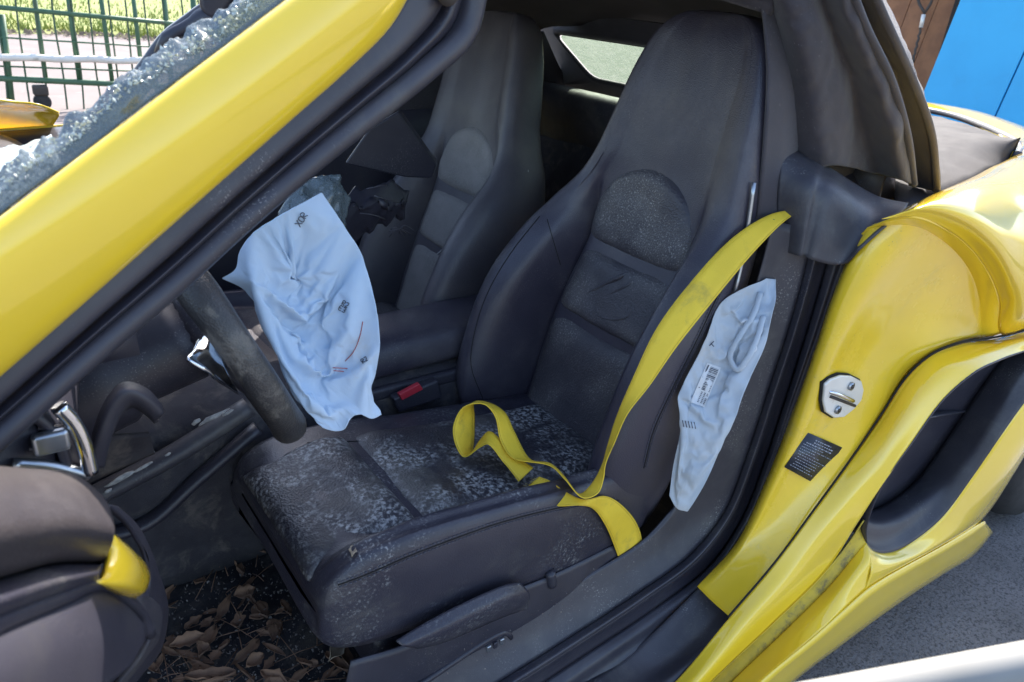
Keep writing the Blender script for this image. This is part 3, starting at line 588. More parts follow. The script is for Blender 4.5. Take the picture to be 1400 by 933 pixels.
#       z    x      inner half, outer half, bolster, thickness
ROWS = [(.24, -.02, .19, .19, .03, .16), (.34, -.012, .240, .225, .105, .15), (.46, .012, .268, .240, .155, .15), (.58, .045, .275, .243, .165, .145), (.70, .08, .272, .240, .150, .14),
        (.80, .113, .258, .232, .110, .135), (.87, .127, .232, .227, .060, .13), (.93, .136, .194, .222, .028, .125), (.99, .144, .166, .217, .020, .122), (1.05, .153, .150, .210, .018, .12), (1.11, .162, .135, .203, .016, .115), (1.17, .173, .116, .188, .014, .105), (1.225, .187, .090, .160, .012, .09), (1.256, .205, .056, .11, .006, .055), (1.264, .222, .02, .04, 0, .02)]
def backrest(T, sgn, parent, mat):
    rings = []
    for (z, xc, hi, ho, bo, th) in ROWS:
        m = .5*(hi-ho); h = .5*(hi+ho); pts = []; bi = bo
        fade = 1 if z < .85 else max(0, 1-(z-.85)/.13)
        gy = .143+.024*min(max((.79-z)/.15, 0), 1); gi = (gy-m)/h; go = (.143+m)/h
        for sd_ in (-1, 0, 1):
            if sd_ == 0: pts.append((xc, m, z)); continue
            gs = min(gi if sd_ > 0 else go, .70)
            seq = []
            for s_, k in ((.30, 0), (gs-.05, 0), (gs, -.16), (gs+.04, .42), (gs+.11, .85), (.80, 1.0), (.93, .93)):
                ks = max((s_-.48)/.36, 0); ks = min(ks, 1); ks = ks*ks*(3-2*ks)
                kk = k*fade+ks*(1-fade); seq.append((xc-((bo if sd_ > 0 else bo*.8)*kk if kk > 0 else .012*kk/.09*fade), m+sd_*s_*h, z))
            pts += seq if sd_ > 0 else seq[::-1]
        pts += [(xc-bo*.6+.012, m+h, z), (xc+th*.45, m+h*.99, z), (xc+th*.85, m+h*.88, z), (xc+th, m+h*.5, z), (xc+th, m, z), (xc+th, m-h*.5, z), (xc+th*.85, m-h*.88, z), (xc+th*.45, m-h*.99, z), (xc-bo*.6+.012, m-h, z)]
        rings.append(crv([T(V((x, y*sgn, zz))) for x, y, zz in pts], 120, True, False))
    cols = [crv([R[i] for R in rings], 70, False, False) for i in range(120)]
    vs = [cols[i][j] for j in range(70) for i in range(120)]
    vs = [v+V((-.003, 0, 0))*fbm(v, 8, 2) for v in vs]
    fs = grid_faces(70, 120, False, True)+[tuple(range(69*120, 70*120)), tuple(range(120))]
    o = link('backrest', mesh(vs, fs), mat, parent); fixn(o); return o
def panel(name, T, sgn, parent, mat, outline, rise=.022, n=30, m=30, base=-.010):
    """outline in seat coordinates: four curves (y, z): bottom, top, left, right"""
    def S(y, z, o): return V((prof_x(z)-o, y*sgn, z))
    b, t, l, r = [crv([V((y, z, 0)) for y, z in c], k) for c, k in zip(outline, (n, n, m, m))]
    vs = []
    for i in range(n):
        u = i/(n-1)
        for j in range(m):
            v = j/(m-1)
            p = b[i]*(1-v)+t[i]*v+l[j]*(1-u)+r[j]*u-(b[0]*(1-u)*(1-v)+b[-1]*u*(1-v)+t[0]*(1-u)*v+t[-1]*u*v)
            h = base+rise*(1-abs(2*u-1)**9)*(1-abs(2*v-1)**9)
            h += .0022*fbm((p.x*5, p.y*5, sgn*3), 3.0)
            vs.append(T(S(p.x, p.y, h)))
    o = link(name, mesh(vs, grid_faces(n, m)), mat, parent); solid(o, .008); return o
def stitches(name, pts, parent, step=.007, ln=.0045, rad=.0009, mat=None):
    L = sum((b-a).length for a, b in zip(pts, pts[1:])); n = max(int(L/step), 2); q = crv(pts, n*3)
    parts = [tube_data([q[3*i], q[3*i+2]], rad, 5) for i in range(n-1)]
    return multi(name, parts, mat or M['thread'], parent)
def seat(name, yc, sgn, dx, rot, label, dusty, dz=0):
    """sgn = +1 when the seat's inner side lies towards +Y"""
    cr_, sr_ = math.cos(rot), math.sin(rot)
    def T(p):
        x, z = p.x-.0, p.z-.40
        return V((x*cr_+z*sr_+dx, p.y+yc, -x*sr_+z*cr_+.40+dz))
    base = box(name, V((-.28+dx, yc, .21)), (.55, .38, .12), M['plastic'], car, b=.03, label=label)
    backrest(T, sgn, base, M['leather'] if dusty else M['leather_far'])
    hw = .137
    wl = [(.40, .118), (.62, .128), (.645, .13)]
    # centre panels of the backrest, bottom up; y positive = inner side
    for nm, (z0, z1) in (('lower_back_panel', (.36, .632)), ('middle_back_panel', (.640, .786))):
        h0, h1, i0, i1 = (.128, .133, .163, .158) if z0 < .5 else (.133, .138, .157, .141)
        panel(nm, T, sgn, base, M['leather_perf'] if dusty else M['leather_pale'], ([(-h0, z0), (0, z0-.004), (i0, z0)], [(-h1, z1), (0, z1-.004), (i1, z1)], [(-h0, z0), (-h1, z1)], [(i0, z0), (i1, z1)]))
    h = .140; zb, zs = .794, .865
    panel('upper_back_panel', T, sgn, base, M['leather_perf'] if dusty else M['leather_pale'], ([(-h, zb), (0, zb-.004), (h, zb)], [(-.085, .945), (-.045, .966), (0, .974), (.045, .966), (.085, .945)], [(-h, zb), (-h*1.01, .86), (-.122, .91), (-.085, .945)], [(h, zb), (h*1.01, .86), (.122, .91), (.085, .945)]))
    # cushion
    rings = []
    #      x     z top  inner half, outer half, bolster, depth, centre dip
    for (x, zt, hi, ho, bo, dp) in [(-.655, .40, .19, .19, .0, .02), (-.66, .425, .21, .215, .004, .07), (-.645, .458, .222, .228, .010, .12), (-.60, .480, .23, .236, .022, .16), (-.52, .482, .235, .242, .034, .17), (-.42, .470, .238, .246, .044, .17), (-.30, .452, .238, .247, .050, .165), (-.18, .438, .236, .246, .050, .16), (-.08, .428, .23, .24, .045, .15), (.02, .42, .22, .23, .03, .14), (.06, .41, .2, .21, .01, .1)]:
        pts = []
        for t in (-.95, -.90, -.84, -.78, -.73, -.6, -.3, 0, .3, .55, .66, .74, .84, .94):
            s = abs(t); k = min(max((s-.73)/.13, 0), 1) if t < 0 else min(max((s-.60)/.2, 0), 1); k = k*k*(3-2*k); y = (ho if t < 0 else hi)*t
            pts.append(V((x, y*sgn, zt+(bo*k*(1 if s < .9 else .8) if t < 0 else (.008*k-.09*max(0, s-.62)-.22*max(0, s-.8))))))
        pts += [V((x, hi*sgn, zt-.085)), V((x, hi*1.0*sgn, zt-dp*.7)), V((x, hi*.93*sgn, zt-dp)), V((x, 0, zt-dp)), V((x, -ho*.95*sgn, zt-dp)), V((x, -ho*1.01*sgn, zt-dp*.5)), V((x, -ho*sgn, zt+bo*.4-.012))]
        rings.append(crv([V((p.x+dx, p.y+yc, p.z+dz)) for p in pts], 72, True, False))
    cols = [crv([R[i] for R in rings], 56, False, False) for i in range(72)]
    vs = []
    for j in range(56):
        for i in range(72):
            p = cols[i][j]; vs.append(p+V((0, 0, .0025*fbm(p, 11))))
    o = link('cushion', mesh(vs, grid_faces(56, 72, False, True)+[tuple(range(55*72, 56*72)), tuple(range(72))]), M['leather_edge'] if dusty else M['leather'], base); fixn(o)
    def top(x, y, o=0):
        R = [(-.62, .478), (-.52, .482), (-.42, .470), (-.30, .452), (-.18, .438), (-.08, .428), (.05, .42)]
        z = R[-1][1]
        for (a, b), (c, d) in zip(R, R[1:]):
            if x <= c: z = b+(d-b)*(x-a)/(c-a); break
        return V((x+dx, yc+y*sgn, z+o+dz))
    def cpanel(nm, x0, x1, h0, h1, g0, g1, mat, rise):
        n = 44; vs = []
        for i in range(n):
            for j in range(n):
                u, v = i/(n-1), j/(n-1); x = x0+(x1-x0)*u; ho = h0+(h1-h0)*u; hi = g0+(g1-g0)*u; y = -ho+(ho+hi)*v
                hh = -.008+rise*(1-abs(2*u-1)**12)*(1-abs(2*v-1)**14)
                p = top(x, y, hh); p.z += .006*fbm(p, 7)
                if nm == 'cushion_front': p.z -= .022*(1-u)**2.2; p.x -= .004*(1-u)
                vs.append(p)
        q = link(nm, mesh(vs, grid_faces(n, n)), mat, base); solid(q, .01); return q
    cpanel('cushion_front', -.658, -.470, .176, .176, .125, .120, M['leather_dusty'] if dusty else M['leather_perf'], .020)
    cpanel('cushion_insert', -.466, .01, .176, .160, .120, .110, M['leather_dusty'] if dusty else M['leather_perf'], .020)
    return base, T, top
drv, TD, topD = seat('driver_seat', -.36, 1, 0, 0, 'black leather sports seat nearest the open door, its cushion grey with mould', True)
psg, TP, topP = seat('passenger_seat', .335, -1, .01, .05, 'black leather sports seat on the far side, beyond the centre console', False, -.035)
# mark pressed into the driver's backrest
mbp = [c for c in drv.children if c.name.startswith('middle_back')][0].data
BM = BVHTree.FromPolygons([v.co for v in mbp.vertices], [tuple(p.vertices) for p in mbp.polygons])
def bp(x, y, o=0):
    d = (P(x, y, d=1)-CAM).normalized(); h = BM.ray_cast(CAM, d); return (h[0] if h[0] else P(x, y, Y=-.36))+d*.0030
for q, rd in (([(796, 404), (825, 390), (855, 375), (880, 360)], .0046), ([(815, 410), (840, 399), (866, 385), (876, 372)], .004), ([(812, 415), (814, 428), (838, 437), (862, 430), (868, 405)], .004)):
    tube('backrest_crease', [bp(*a) for a in q], lambda t, rd=rd: rd*math.sin(math.pi*(.12+.76*t)), M['leather_perf'], drv, n=24, seg=10)
# seams with stitching on the driver's bolsters
BB = bvh_of([c for c in drv.children if c.name.startswith('backrest') and 'crease' not in c.name][0]); BC = bvh_of([c for c in drv.children if c.name == 'cushion'][0])
def on(bv, x, y, o=.0006):
    d = (P(x, y, d=1)-CAM).normalized(); h = bv.ray_cast(CAM, d)
    return None if h[0] is None else h[0]+h[1]*o
def seam(bv, px, dots=True, rad=.0011):
    q = [on(bv, v.x, v.y) for v in crv([V((x, y, 0)) for x, y in px], 24)]; q = [p for p in q if p is not None]
    if len(q) < 3: return
    tube('seam', q, rad, M['gap'], drv, seg=6)
    if dots:
        for sft in (-3.5, 3.5):
            t = [on(bv, v.x+sft*.55, v.y+sft*.8, .0012) for v in crv([V((x, y, 0)) for x, y in px], 24)]; t = [p for p in t if p is not None]
            if len(t) > 3: stitches('stitching', t, drv)
seam(BC, [(462, 800), (500, 786), (560, 760), (620, 737), (680, 716), (740, 700), (800, 688), (846, 684)])
seam(BC, [(420, 606), (480, 604), (540, 603), (600, 602), (630, 600)], False)
seam(BB, [(748, 300), (756, 328), (766, 362)], False, .0009)
seam(BB, [(985, 395), (955, 460), (920, 530), (893, 590), (880, 640)])
seam(BB, [(738, 296), (700, 344), (668, 398), (650, 450), (644, 500), (660, 545)], False, .0009)
# plastic valance and height lever on the door side
loft('seat_valance', [[P(480, 905, Y=-.595), P(560, 880, Y=-.607), P(650, 830, Y=-.612), P(760, 785, Y=-.612), P(860, 735, Y=-.60)], [P(470, 955, Y=-.60), P(560, 930, Y=-.615), P(660, 875, Y=-.62), P(770, 820, Y=-.62), P(880, 765, Y=-.608)], [P(470, 1010, Y=-.58), P(560, 985, Y=-.6), P(660, 940, Y=-.605), P(770, 880, Y=-.605), P(890, 820, Y=-.59)]], 40, 12, M['plastic'], drv, thick=.004)
loft('seat_lever', [[P(541, 876, Y=-.628), P(580, 852, Y=-.63), P(630, 826, Y=-.632), P(690, 800, Y=-.63), P(712, 797, Y=-.628)], [P(552, 884, Y=-.64), P(590, 866, Y=-.646), P(640, 842, Y=-.648), P(695, 816, Y=-.645), P(724, 812, Y=-.636)], [P(566, 886, Y=-.638), P(600, 874, Y=-.645), P(645, 852, Y=-.646), P(700, 828, Y=-.642), P(722, 826, Y=-.632)], [P(570, 888, Y=-.615), P(604, 880, Y=-.62), P(648, 862, Y=-.62), P(700, 840, Y=-.62), P(720, 836, Y=-.615)]], 36, 14, M['leather_edge'], drv, thick=.006)
tube('recline_button', [P(752, 782, Y=-.612), P(754, 800, Y=-.614)], .010, M['plastic'], drv, n=6, seg=10)
# ------------------------------------------------------------------ centre console
con = loft('centre_console', [[(-1.3, -.13, .15), (-.9, -.125, .15), (-.4, -.12, .15), (.2, -.12, .15), (.55, -.12, .2)], [(-1.3, -.125, .46), (-.9, -.12, .44), (-.4, -.115, .455), (.2, -.115, .45), (.55, -.115, .47)], [(-1.3, -.09, .52), (-.9, -.085, .50), (-.4, -.085, .485), (.2, -.085, .48), (.55, -.085, .50)], [(-1.3, .09, .52), (-.9, .085, .50), (-.4, .085, .485), (.2, .085, .48), (.55, .085, .50)], [(-1.3, .13, .15), (-.9, .125, .15), (-.4, .12, .15), (.2, .12, .15), (.55, .12, .2)]], 50, 30, M['carpet'], car, thick=.006)
arm_r = []
for x, zt, hy in [(-.47, .50, .05), (-.46, .535, .075), (-.40, .555, .085), (-.2, .566, .088), (.0, .570, .088), (.16, .565, .085), (.19, .52, .07)]:
    arm_r.append(crv([V((x, y, z)) for y, z in [(-hy, zt-.03), (-hy*.8, zt-.004), (0, zt+.006), (hy*.8, zt-.004), (hy, zt-.03), (hy, zt-.075), (0, zt-.08), (-hy, zt-.075)]], 40, True))
cols = [crv([R[i] for R in arm_r], 30, False, False) for i in range(40)]
ar = link('armrest', mesh([cols[i][j] for j in range(30) for i in range(40)], grid_faces(30, 40, False, True)+[tuple(range(40)), tuple(range(29*40, 30*40))]), M['leather'], con); fixn(ar)
box('console_ledge', V((-.15, -.107, .462)), (.64, .022, .03), M['plastic'], con, b=.008)
bk = prism('belt_buckle', [P(x, y, Y=-.150) for x, y in [(538, 546), (546, 566), (606, 545), (600, 520)]], (0, .025, 0), M['plastic'], car, b=.006)
prism('release_button', [P(x, y, Y=-.156) for x, y in [(546, 540), (550, 548), (579, 533), (574, 525)]], (.0, .012, 0), M['red'], bk, b=.002)
# trim bars along the console in the footwell, scuffed white
tube('console_bar', [P(100, 738, Y=-.14), P(195, 718, Y=-.14), P(270, 655, Y=-.14), P(352, 585, Y=-.14)], .021, M['plastic'], con, n=20, seg=10, sq=.6)
tube('console_bar', [P(60, 712, Y=-.15), P(150, 668, Y=-.15), P(240, 620, Y=-.15), P(340, 556, Y=-.15)], .026, M['plastic_dusty'], con, n=20, seg=10, sq=.7)
random.seed(5)
for (x, y, lx, th) in [(165, 655, 40, 7), (195, 640, 26, 5), (290, 572, 48, 7), (268, 578, 12, 6), (310, 566, 18, 5), (230, 622, 10, 3), (205, 622, 14, 3), (148, 672, 12, 4)]:
    c = []
    for k in range(10):
        a = 2*math.pi*k/10; q = random.uniform(.6, 1.15); c.append(P(x+lx/2*math.cos(a)*q, y-lx*.26*math.cos(a)*q+th/2*math.sin(a)*q, Y=-.178))
    prism('scuff_mark', c, (0, .003, 0), M['scuff'], con, b=0)
# ------------------------------------------------------------------ dashboard
dash_rows = [[(-1.30, y, .86+.02*math.cos(y)) for y in (-.66, -.3, 0, .3, .68)], [(-1.05, y, .90+.02*math.cos(2*y)) for y in (-.66, -.3, 0, .3, .68)], [(-.955, -.66, .875), (-.90, -.36, .90), (-.86, 0, .88), (-.84, .3, .86), (-.84, .68, .85)], [(-.945, -.66, .78), (-.89, -.36, .80), (-.84, 0, .78), (-.81, .3, .76), (-.82, .68, .76)], [(-1.02, -.66, .64), (-.97, -.36, .62), (-.90, 0, .56), (-.86, .3, .56), (-.86, .68, .58)], [(-1.14, -.66, .58), (-1.12, -.36, .56), (-1.1, 0, .5), (-1.1, .3, .5), (-1.1, .68, .55)]]
dash = loft('dashboard', dash_rows, 40, 40, M['plastic'], car, thick=.008)
prism('dash_end_cap', crv([V(r_[0])+V((-.002, .004, 0)) for r_ in dash_rows], 24), (0, .02, 0), M['plastic'], dash, b=0)
# side air vent with its bright surround
vent = prism('air_vent', [P(x, y, Y=-.645) for x, y in [(18, 632), (28, 605), (52, 577), (88, 573), (108, 608), (118, 641), (60, 632)]], (0, .02, 0), M['plastic'], dash, b=.006)
tube('vent_surround', [P(80, 556, Y=-.66), P(100, 578, Y=-.66), P(115, 610, Y=-.66), P(124, 646, Y=-.66)], .0075, M['chrome'], vent, n=20, seg=10, sq=1.0)
tube('vent_surround', [P(18, 634, Y=-.66), P(60, 636, Y=-.66), P(122, 650, Y=-.66)], .0055, M['silver'], vent, n=12, seg=8)
for q in ((40, 612, 84, 614), (44, 598, 86, 599), (52, 584, 88, 585)): tube('vent_blade', [P(q[0], q[1], Y=-.655), P(q[2], q[3], Y=-.655)], .0055, M['plastic_dusty'], vent, n=4, seg=8, sq=.5)
box('vent_thumbwheel', P(70, 604, Y=-.663), (.030, .012, .022), M['silver'], vent, b=.004)
# curved bracket hanging from the dash end
loft('dash_bracket', [[P(118, 632, Y=-.55), P(128, 585, Y=-.55), P(145, 545, Y=-.55), P(168, 522, Y=-.55), P(200, 530, Y=-.55), P(222, 553, Y=-.55)], [P(122, 640, Y=-.575), P(134, 596, Y=-.58), P(152, 554, Y=-.58), P(172, 534, Y=-.58), P(198, 542, Y=-.58), P(224, 566, Y=-.575)], [P(140, 640, Y=-.57), P(150, 600, Y=-.575), P(165, 566, Y=-.575), P(180, 552, Y=-.575), P(196, 560, Y=-.575), P(212, 576, Y=-.57)], [P(140, 640, Y=-.53), P(150, 602, Y=-.53), P(165, 570, Y=-.53), P(180, 558, Y=-.53), P(196, 566, Y=-.53), P(212, 580, Y=-.53)]], 30, 14, M['plastic_dusty'], dash, thick=.006)
loft('knee_panel', [[P(150, 690, Y=-.45), P(165, 600, Y=-.45), P(200, 585, Y=-.45), P(330, 575, Y=-.40)], [P(130, 760, Y=-.42), P(170, 690, Y=-.42), P(230, 650, Y=-.40), P(330, 600, Y=-.36)]], 20, 10, M['carpet'], dash, thick=.006, disp=lambda u, v, p: V((-.12, .02, 0)))
# column and instrument shroud
tube('steering_column', [V((-.98, -.36, .72)), V((-.84, -.36, .765)), V((-.75, -.36, .79))], [.075]*6+[.06]*4, M['plastic'], dash, n=10, seg=20)
loft('instrument_hood', [[(-1.0, -.54, .86), (-1.0, -.50, .95), (-1.0, -.36, .985), (-1.0, -.22, .95), (-1.0, -.18, .86)], [(-.84, -.53, .86), (-.84, -.49, .94), (-.84, -.36, .975), (-.84, -.23, .94), (-.84, -.19, .86)]], 24, 6, M['plastic'], dash, thick=.01)
# burst passenger airbag lid and open box beyond the console
fl_ = [P(470, 225, Y=.22), P(505, 175, Y=.22), P(545, 152, Y=.22), P(597, 225, Y=.22), P(590, 245, Y=.22), P(552, 243, Y=.22)]
flap = prism('airbag_lid', fl_, (.02, .025, .0), M['plastic'], car, b=.006)
loft('torn_dash_pad', [[P(440, 300, Y=.05), P(480, 262, Y=.1), P(520, 250, Y=.12), P(560, 262, Y=.15)], [P(450, 320, Y=.03), P(490, 290, Y=.07), P(525, 282, Y=.09), P(555, 280, Y=.12)], [P(470, 350, Y=.05), P(500, 320, Y=.09), P(530, 305, Y=.12), P(550, 300, Y=.15)]], 30, 20, M['plastic'], flap, thick=.006, disp=lambda u, v, p: V((.01, .01, .02))*fbm(p, 34, 4))
for q in range(7):
    x, y = random.uniform(490, 560), random.uniform(255, 330); tube('torn_wire', [P(x, y, Y=.0), P(x+random.uniform(5, 20), y-random.uniform(-4, 12), Y=-.01), P(x+random.uniform(20, 40), y+random.uniform(-9, 9), Y=.0)], .0012, M['plastic_dusty'], flap, n=8, seg=5)
# passenger door lining and rear quarter
loft('passenger_door_lining', [[(-1.0, .70, .15), (-.4, .70, .13), (.45, .70, .2)], [(-1.0, .69, .5), (-.4, .68, .5), (.45, .69, .5)], [(-1.0, .70, .84), (-.4, .71, .87), (.45, .71, .92)], [(-1.0, .78, .86), (-.4, .79, .89), (.45, .78, .94)]], 30, 16, M['plastic'], car, thick=.006)
loft('passenger_door_skin', [[(-1.0, .80, .86), (-.4, .81, .89), (.9, .80, .95)], [(-1.0, .90, .6), (-.4, .90, .6), (.9, .92, .6)], [(-1.0, .86, .05), (-.4, .86, .05), (.9, .88, .05)]], 20, 14, M['yellow'], car, thick=.004)
# ------------------------------------------------------------------ steering wheel
WC = V((-.712, -.36, .80)); WT = math.radians(25)
wn = V((math.cos(WT), 0, math.sin(WT))); e1 = V((0, 1, 0)); e2 = V((-math.sin(WT), 0, math.cos(WT)))
WR = .178; vs = []
for k in range(96):
    a = 2*math.pi*k/96; d = e1*math.cos(a)+e2*math.sin(a)
    rr = .0195+.0025*math.exp(-((abs(((a+math.pi) % (2*math.pi))-math.pi)-2.4)/.25)**2)
    for j in range(18):
        b = 2*math.pi*j/18; p = WC+d*(WR+rr*math.cos(b))+wn*(rr*1.12*math.sin(b)); vs.append(p+d*.0012*fbm(p, 60))
sw = link('steering_wheel', mesh(vs, grid_faces(96, 18, True, True)), M['rim_dirty'], car); fixn(sw)
for a in (math.radians(188), math.radians(-8), math.radians(270)):
    d = e1*math.cos(a)+e2*math.sin(a)
    tube('spoke', [WC+d*.05-wn*.02, WC+d*.11-wn*.015, WC+d*.165-wn*.004], [.03]*4+[.024]*4, M['silver'] if a < 6 and math.sin(a) > -.5 else M['plastic'], sw, n=8, seg=12, sq=.35, up=wn)
tube('hub', [WC-wn*.045, WC-wn*.03, WC+wn*.01], [.06, .068, .07, .06], M['plastic'], sw, n=4, seg=24)
loft('shift_paddle', [[P(262, 480, Y=-.505), P(272, 463, Y=-.49), P(287, 459, Y=-.49), P(302, 478, Y=-.49)], [P(258, 490, Y=-.54), P(272, 494, Y=-.535), P(292, 501, Y=-.53), P(308, 502, Y=-.52)], [P(280, 503, Y=-.545), P(292, 510, Y=-.54), P(304, 522, Y=-.53), P(328, 540, Y=-.51)]], 24, 16, M['chrome'], sw, thick=.004)
# ---- driver's airbag, burst and hanging from the hub
def fold_h(x, y, ln, amp, wd):
    """a fold: steep on one side, sloping on the other, fading at its ends"""
    best = None; n = len(ln)-1
    for i in range(n):
        ax, ay = ln[i]; bx, by = ln[i+1]; dx, dy = bx-ax, by-ay; L2 = dx*dx+dy*dy
        t = min(max(((x-ax)*dx+(y-ay)*dy)/L2, 0), 1); qx, qy = ax+dx*t-x, ay+dy*t-y; dd = math.hypot(qx, qy)
        if best is None or dd < best[0]: best = (dd, dx*(y-ay)-dy*(x-ax), (i+t)/n)
    dd, sg_, u = best
    w_ = wd if sg_ < 0 else wd*.35
    return amp*math.exp(-(dd/w_)**1.5)*math.sin(math.pi*min(max(u*.9+.08, 0), 1))
def limp_cloth(B, T, L, R, n, m, growth, gather, folds, frames, bulge, bend, amp=.012):
    """a sheet of cloth larger than the space it hangs in, left to hang by the cloth solver until it buckles into folds"""
    b, t = [crv([V((x, y, d*400)) for x, y, d in c], n) for c in (B, T)]; l, r = [crv([V((x, y, d*400)) for x, y, d in c], m) for c in (L, R)]
    start = []; flat = []; held = []
    for i in range(n):
        u = i/(n-1)
        for j in range(m):
            v = j/(m-1); p = b[i]*(1-v)+t[i]*v+l[j]*(1-u)+r[j]*u-(b[0]*(1-u)*(1-v)+b[-1]*u*(1-v)+t[0]*(1-u)*v+t[-1]*u*v)
            env = min(1, 4*math.sin(math.pi*u)*math.sin(math.pi*v)); h = bulge*env+sum(fold_h(p.x, p.y, *f) for f in folds)*env*.8+amp*noise.noise(V((p.x*.035, p.y*.035, 3)))*env+.5*amp*noise.noise(V((p.x*.09, p.y*.09, 3)))*env
            start.append(P(p.x, p.y, d=p.z/400-h)); gx, gy = p.x*.00103, p.y*.00103
            hold = (i == 0 and j % 3 == 0) or (j in (0, m-1) and i % 5 == 0) or (i == n-1 and j % 6 == 0)
            if gather:
                cx, cy = gather[0]*.00103, gather[1]*.00103; dx, dy = gx-cx, gy-cy; rr = math.hypot(dx, dy)+1e-6; k = 1+gather[2]*math.exp(-rr/gather[3])/(rr+.012); gx, gy = cx+dx*k, cy+dy*k
                if math.hypot(p.x-gather[0], p.y-gather[1]) < gather[4]: hold = True
            flat.append(V((gx*growth, 0, -gy*growth)))
            if hold: held.append(i*m+j)
    o = link('cloth_work', mesh(start, grid_faces(n, m))); o.shape_key_add(name='Basis'); k = o.shape_key_add(name='rest')
    for i, v in enumerate(flat): k.data[i].co = v
    vg = o.vertex_groups.new(name='pin'); vg.add(held, 1, 'REPLACE')
    c = o.modifiers.new('cloth', 'CLOTH'); q = c.settings
    q.quality = 6; q.mass = .08; q.tension_stiffness = 12; q.compression_stiffness = 10; q.shear_stiffness = 4; q.bending_stiffness = bend; q.tension_damping = 10; q.compression_damping = 10; q.air_damping = 3
    q.vertex_group_mass = 'pin'; q.pin_stiffness = 1; q.rest_shape_key = k; c.collision_settings.use_self_collision = False
    c.point_cache.frame_start = 1; c.point_cache.frame_end = frames
    for f in range(1, frames+1): SC.frame_set(f)
    ev = o.evaluated_get(bpy.context.evaluated_depsgraph_get()); co = [tuple(v.co) for v in ev.data.vertices]
    bpy.data.objects.remove(o); SC.frame_set(1)
    return mesh(co, grid_faces(n, m))
def cloth_mods(o):
    fixn(o, CAM)
    m = o.modifiers.new('smooth', 'SUBSURF'); m.levels = m.render_levels = 2
    m = o.modifiers.new('thickness', 'SOLIDIFY'); m.thickness = .0014; m.offset = -1
FOLD = [([(345, 350), (400, 332), (450, 346), (496, 356)], .040, 20), ([(340, 388), (385, 352), (428, 362), (446, 402)], .034, 16), ([(348, 396), (415, 404), (452, 440), (462, 492)], .040, 22), ([(372, 432), (408, 462), (428, 505), (470, 542), (482, 580)], .036, 20), ([(440, 352), (472, 402), (484, 470), (470, 524)], .026, 16), ([(392, 430), (440, 470), (452, 525)], .022, 14), ([(360, 330), (385, 310), (430, 300)], .018, 12)]
bag = link('airbag', limp_cloth([(303, 381, .985), (330, 394, .995), (347, 412, 1.0), (354, 438, 1.005), (370, 462, 1.01), (386, 502, 1.02), (403, 545, 1.03), (428, 566, 1.04)], [(440, 263, 1.02), (470, 308, 1.02), (495, 350, 1.03), (514, 425, 1.05), (519, 485, 1.06), (507, 540, 1.08), (524, 566, 1.09)], [(303, 381, .985), (322, 368, .985), (327, 345, .985), (345, 320, .975), (392, 290, .985), (440, 263, 1.02)], [(428, 566, 1.04), (436, 580, 1.045), (452, 589, 1.05), (471, 587, 1.055), (480, 570, 1.055), (494, 567, 1.06), (508, 573, 1.075), (524, 566, 1.09)], 64, 56, 1.6, (334, 386, .09, .06, 11), FOLD, 46, .03, .035), M['bag'], sw, label='pale blue burst airbag cloth hanging from the steering wheel')
cloth_mods(bag)
BV = BVHTree.FromPolygons([v.co for v in bag.data.vertices], [tuple(p.vertices) for p in bag.data.polygons])
def on_bag(x, y, o=.0012, bv=None):
    d = (P(x, y, d=1)-CAM).normalized(); h = (bv or BV).ray_cast(CAM, d)
    return (h[0] if h[0] else P(x, y, d=1.0))-d*o
def stroke(segs, rad, surf):
    parts = []
    for s in segs:
        q = [surf(*p) for p in s]; parts.append(tube_data(crv(q, max(len(q)*3, 4)) if len(q) > 1 else q, rad, 5))
    return parts
def glyphs(word, x, y, h, ang, wsc=.62):
    """little stroke letters in picture units"""
    S = {'R': [[(0, 1), (0, 0), (.8, .1), (.8, .45), (0, .5), (.9, 1)]], 'A': [[(0, 1), (.5, 0), (1, 1)], [(.2, .65), (.8, .65)]], 'E': [[(.9, 0), (0, 0), (0, 1), (.9, 1)], [(0, .5), (.7, .5)]], '3': [[(0, 0), (.8, .05), (.8, .4), (.3, .5), (.85, .6), (.8, .95), (0, 1)]], 'X': [[(0, 0), (1, 1)], [(1, 0), (0, 1)]], 'O': [[(.1, .1), (.9, .1), (.9, .9), (.1, .9), (.1, .1)]], '2': [[(0, .1), (.8, .05), (.8, .45), (0, 1), (.9, 1)]]}
    out = []; ca, sa = math.cos(ang), math.sin(ang)
    for i, c in enumerate(word):
        for st_ in S[c]:
            out.append([(x+(i*wsc*1.25+px*wsc)*h*ca-py*h*sa, y+(i*wsc*1.25+px*wsc)*h*sa+py*h*ca) for px, py in st_])
    return out
sg = glyphs('R2', 470, 411, 6.5, .5)+glyphs('E3', 466, 418, 6.5, .5)+glyphs('R2', 493, 492, 6, -.6)+glyphs('XOR', 403, 306, 9, -1.0)
multi('airbag_print', stroke(sg, .0007, on_bag), M['bag_print'], bag, kind='stuff')
multi('airbag_stitching', stroke([[(496, 440), (492, 460), (484, 480), (472, 494)], [(455, 503), (475, 504)], [(456, 507), (470, 508)]], .0007, on_bag), M['red_print'], bag, kind='stuff')
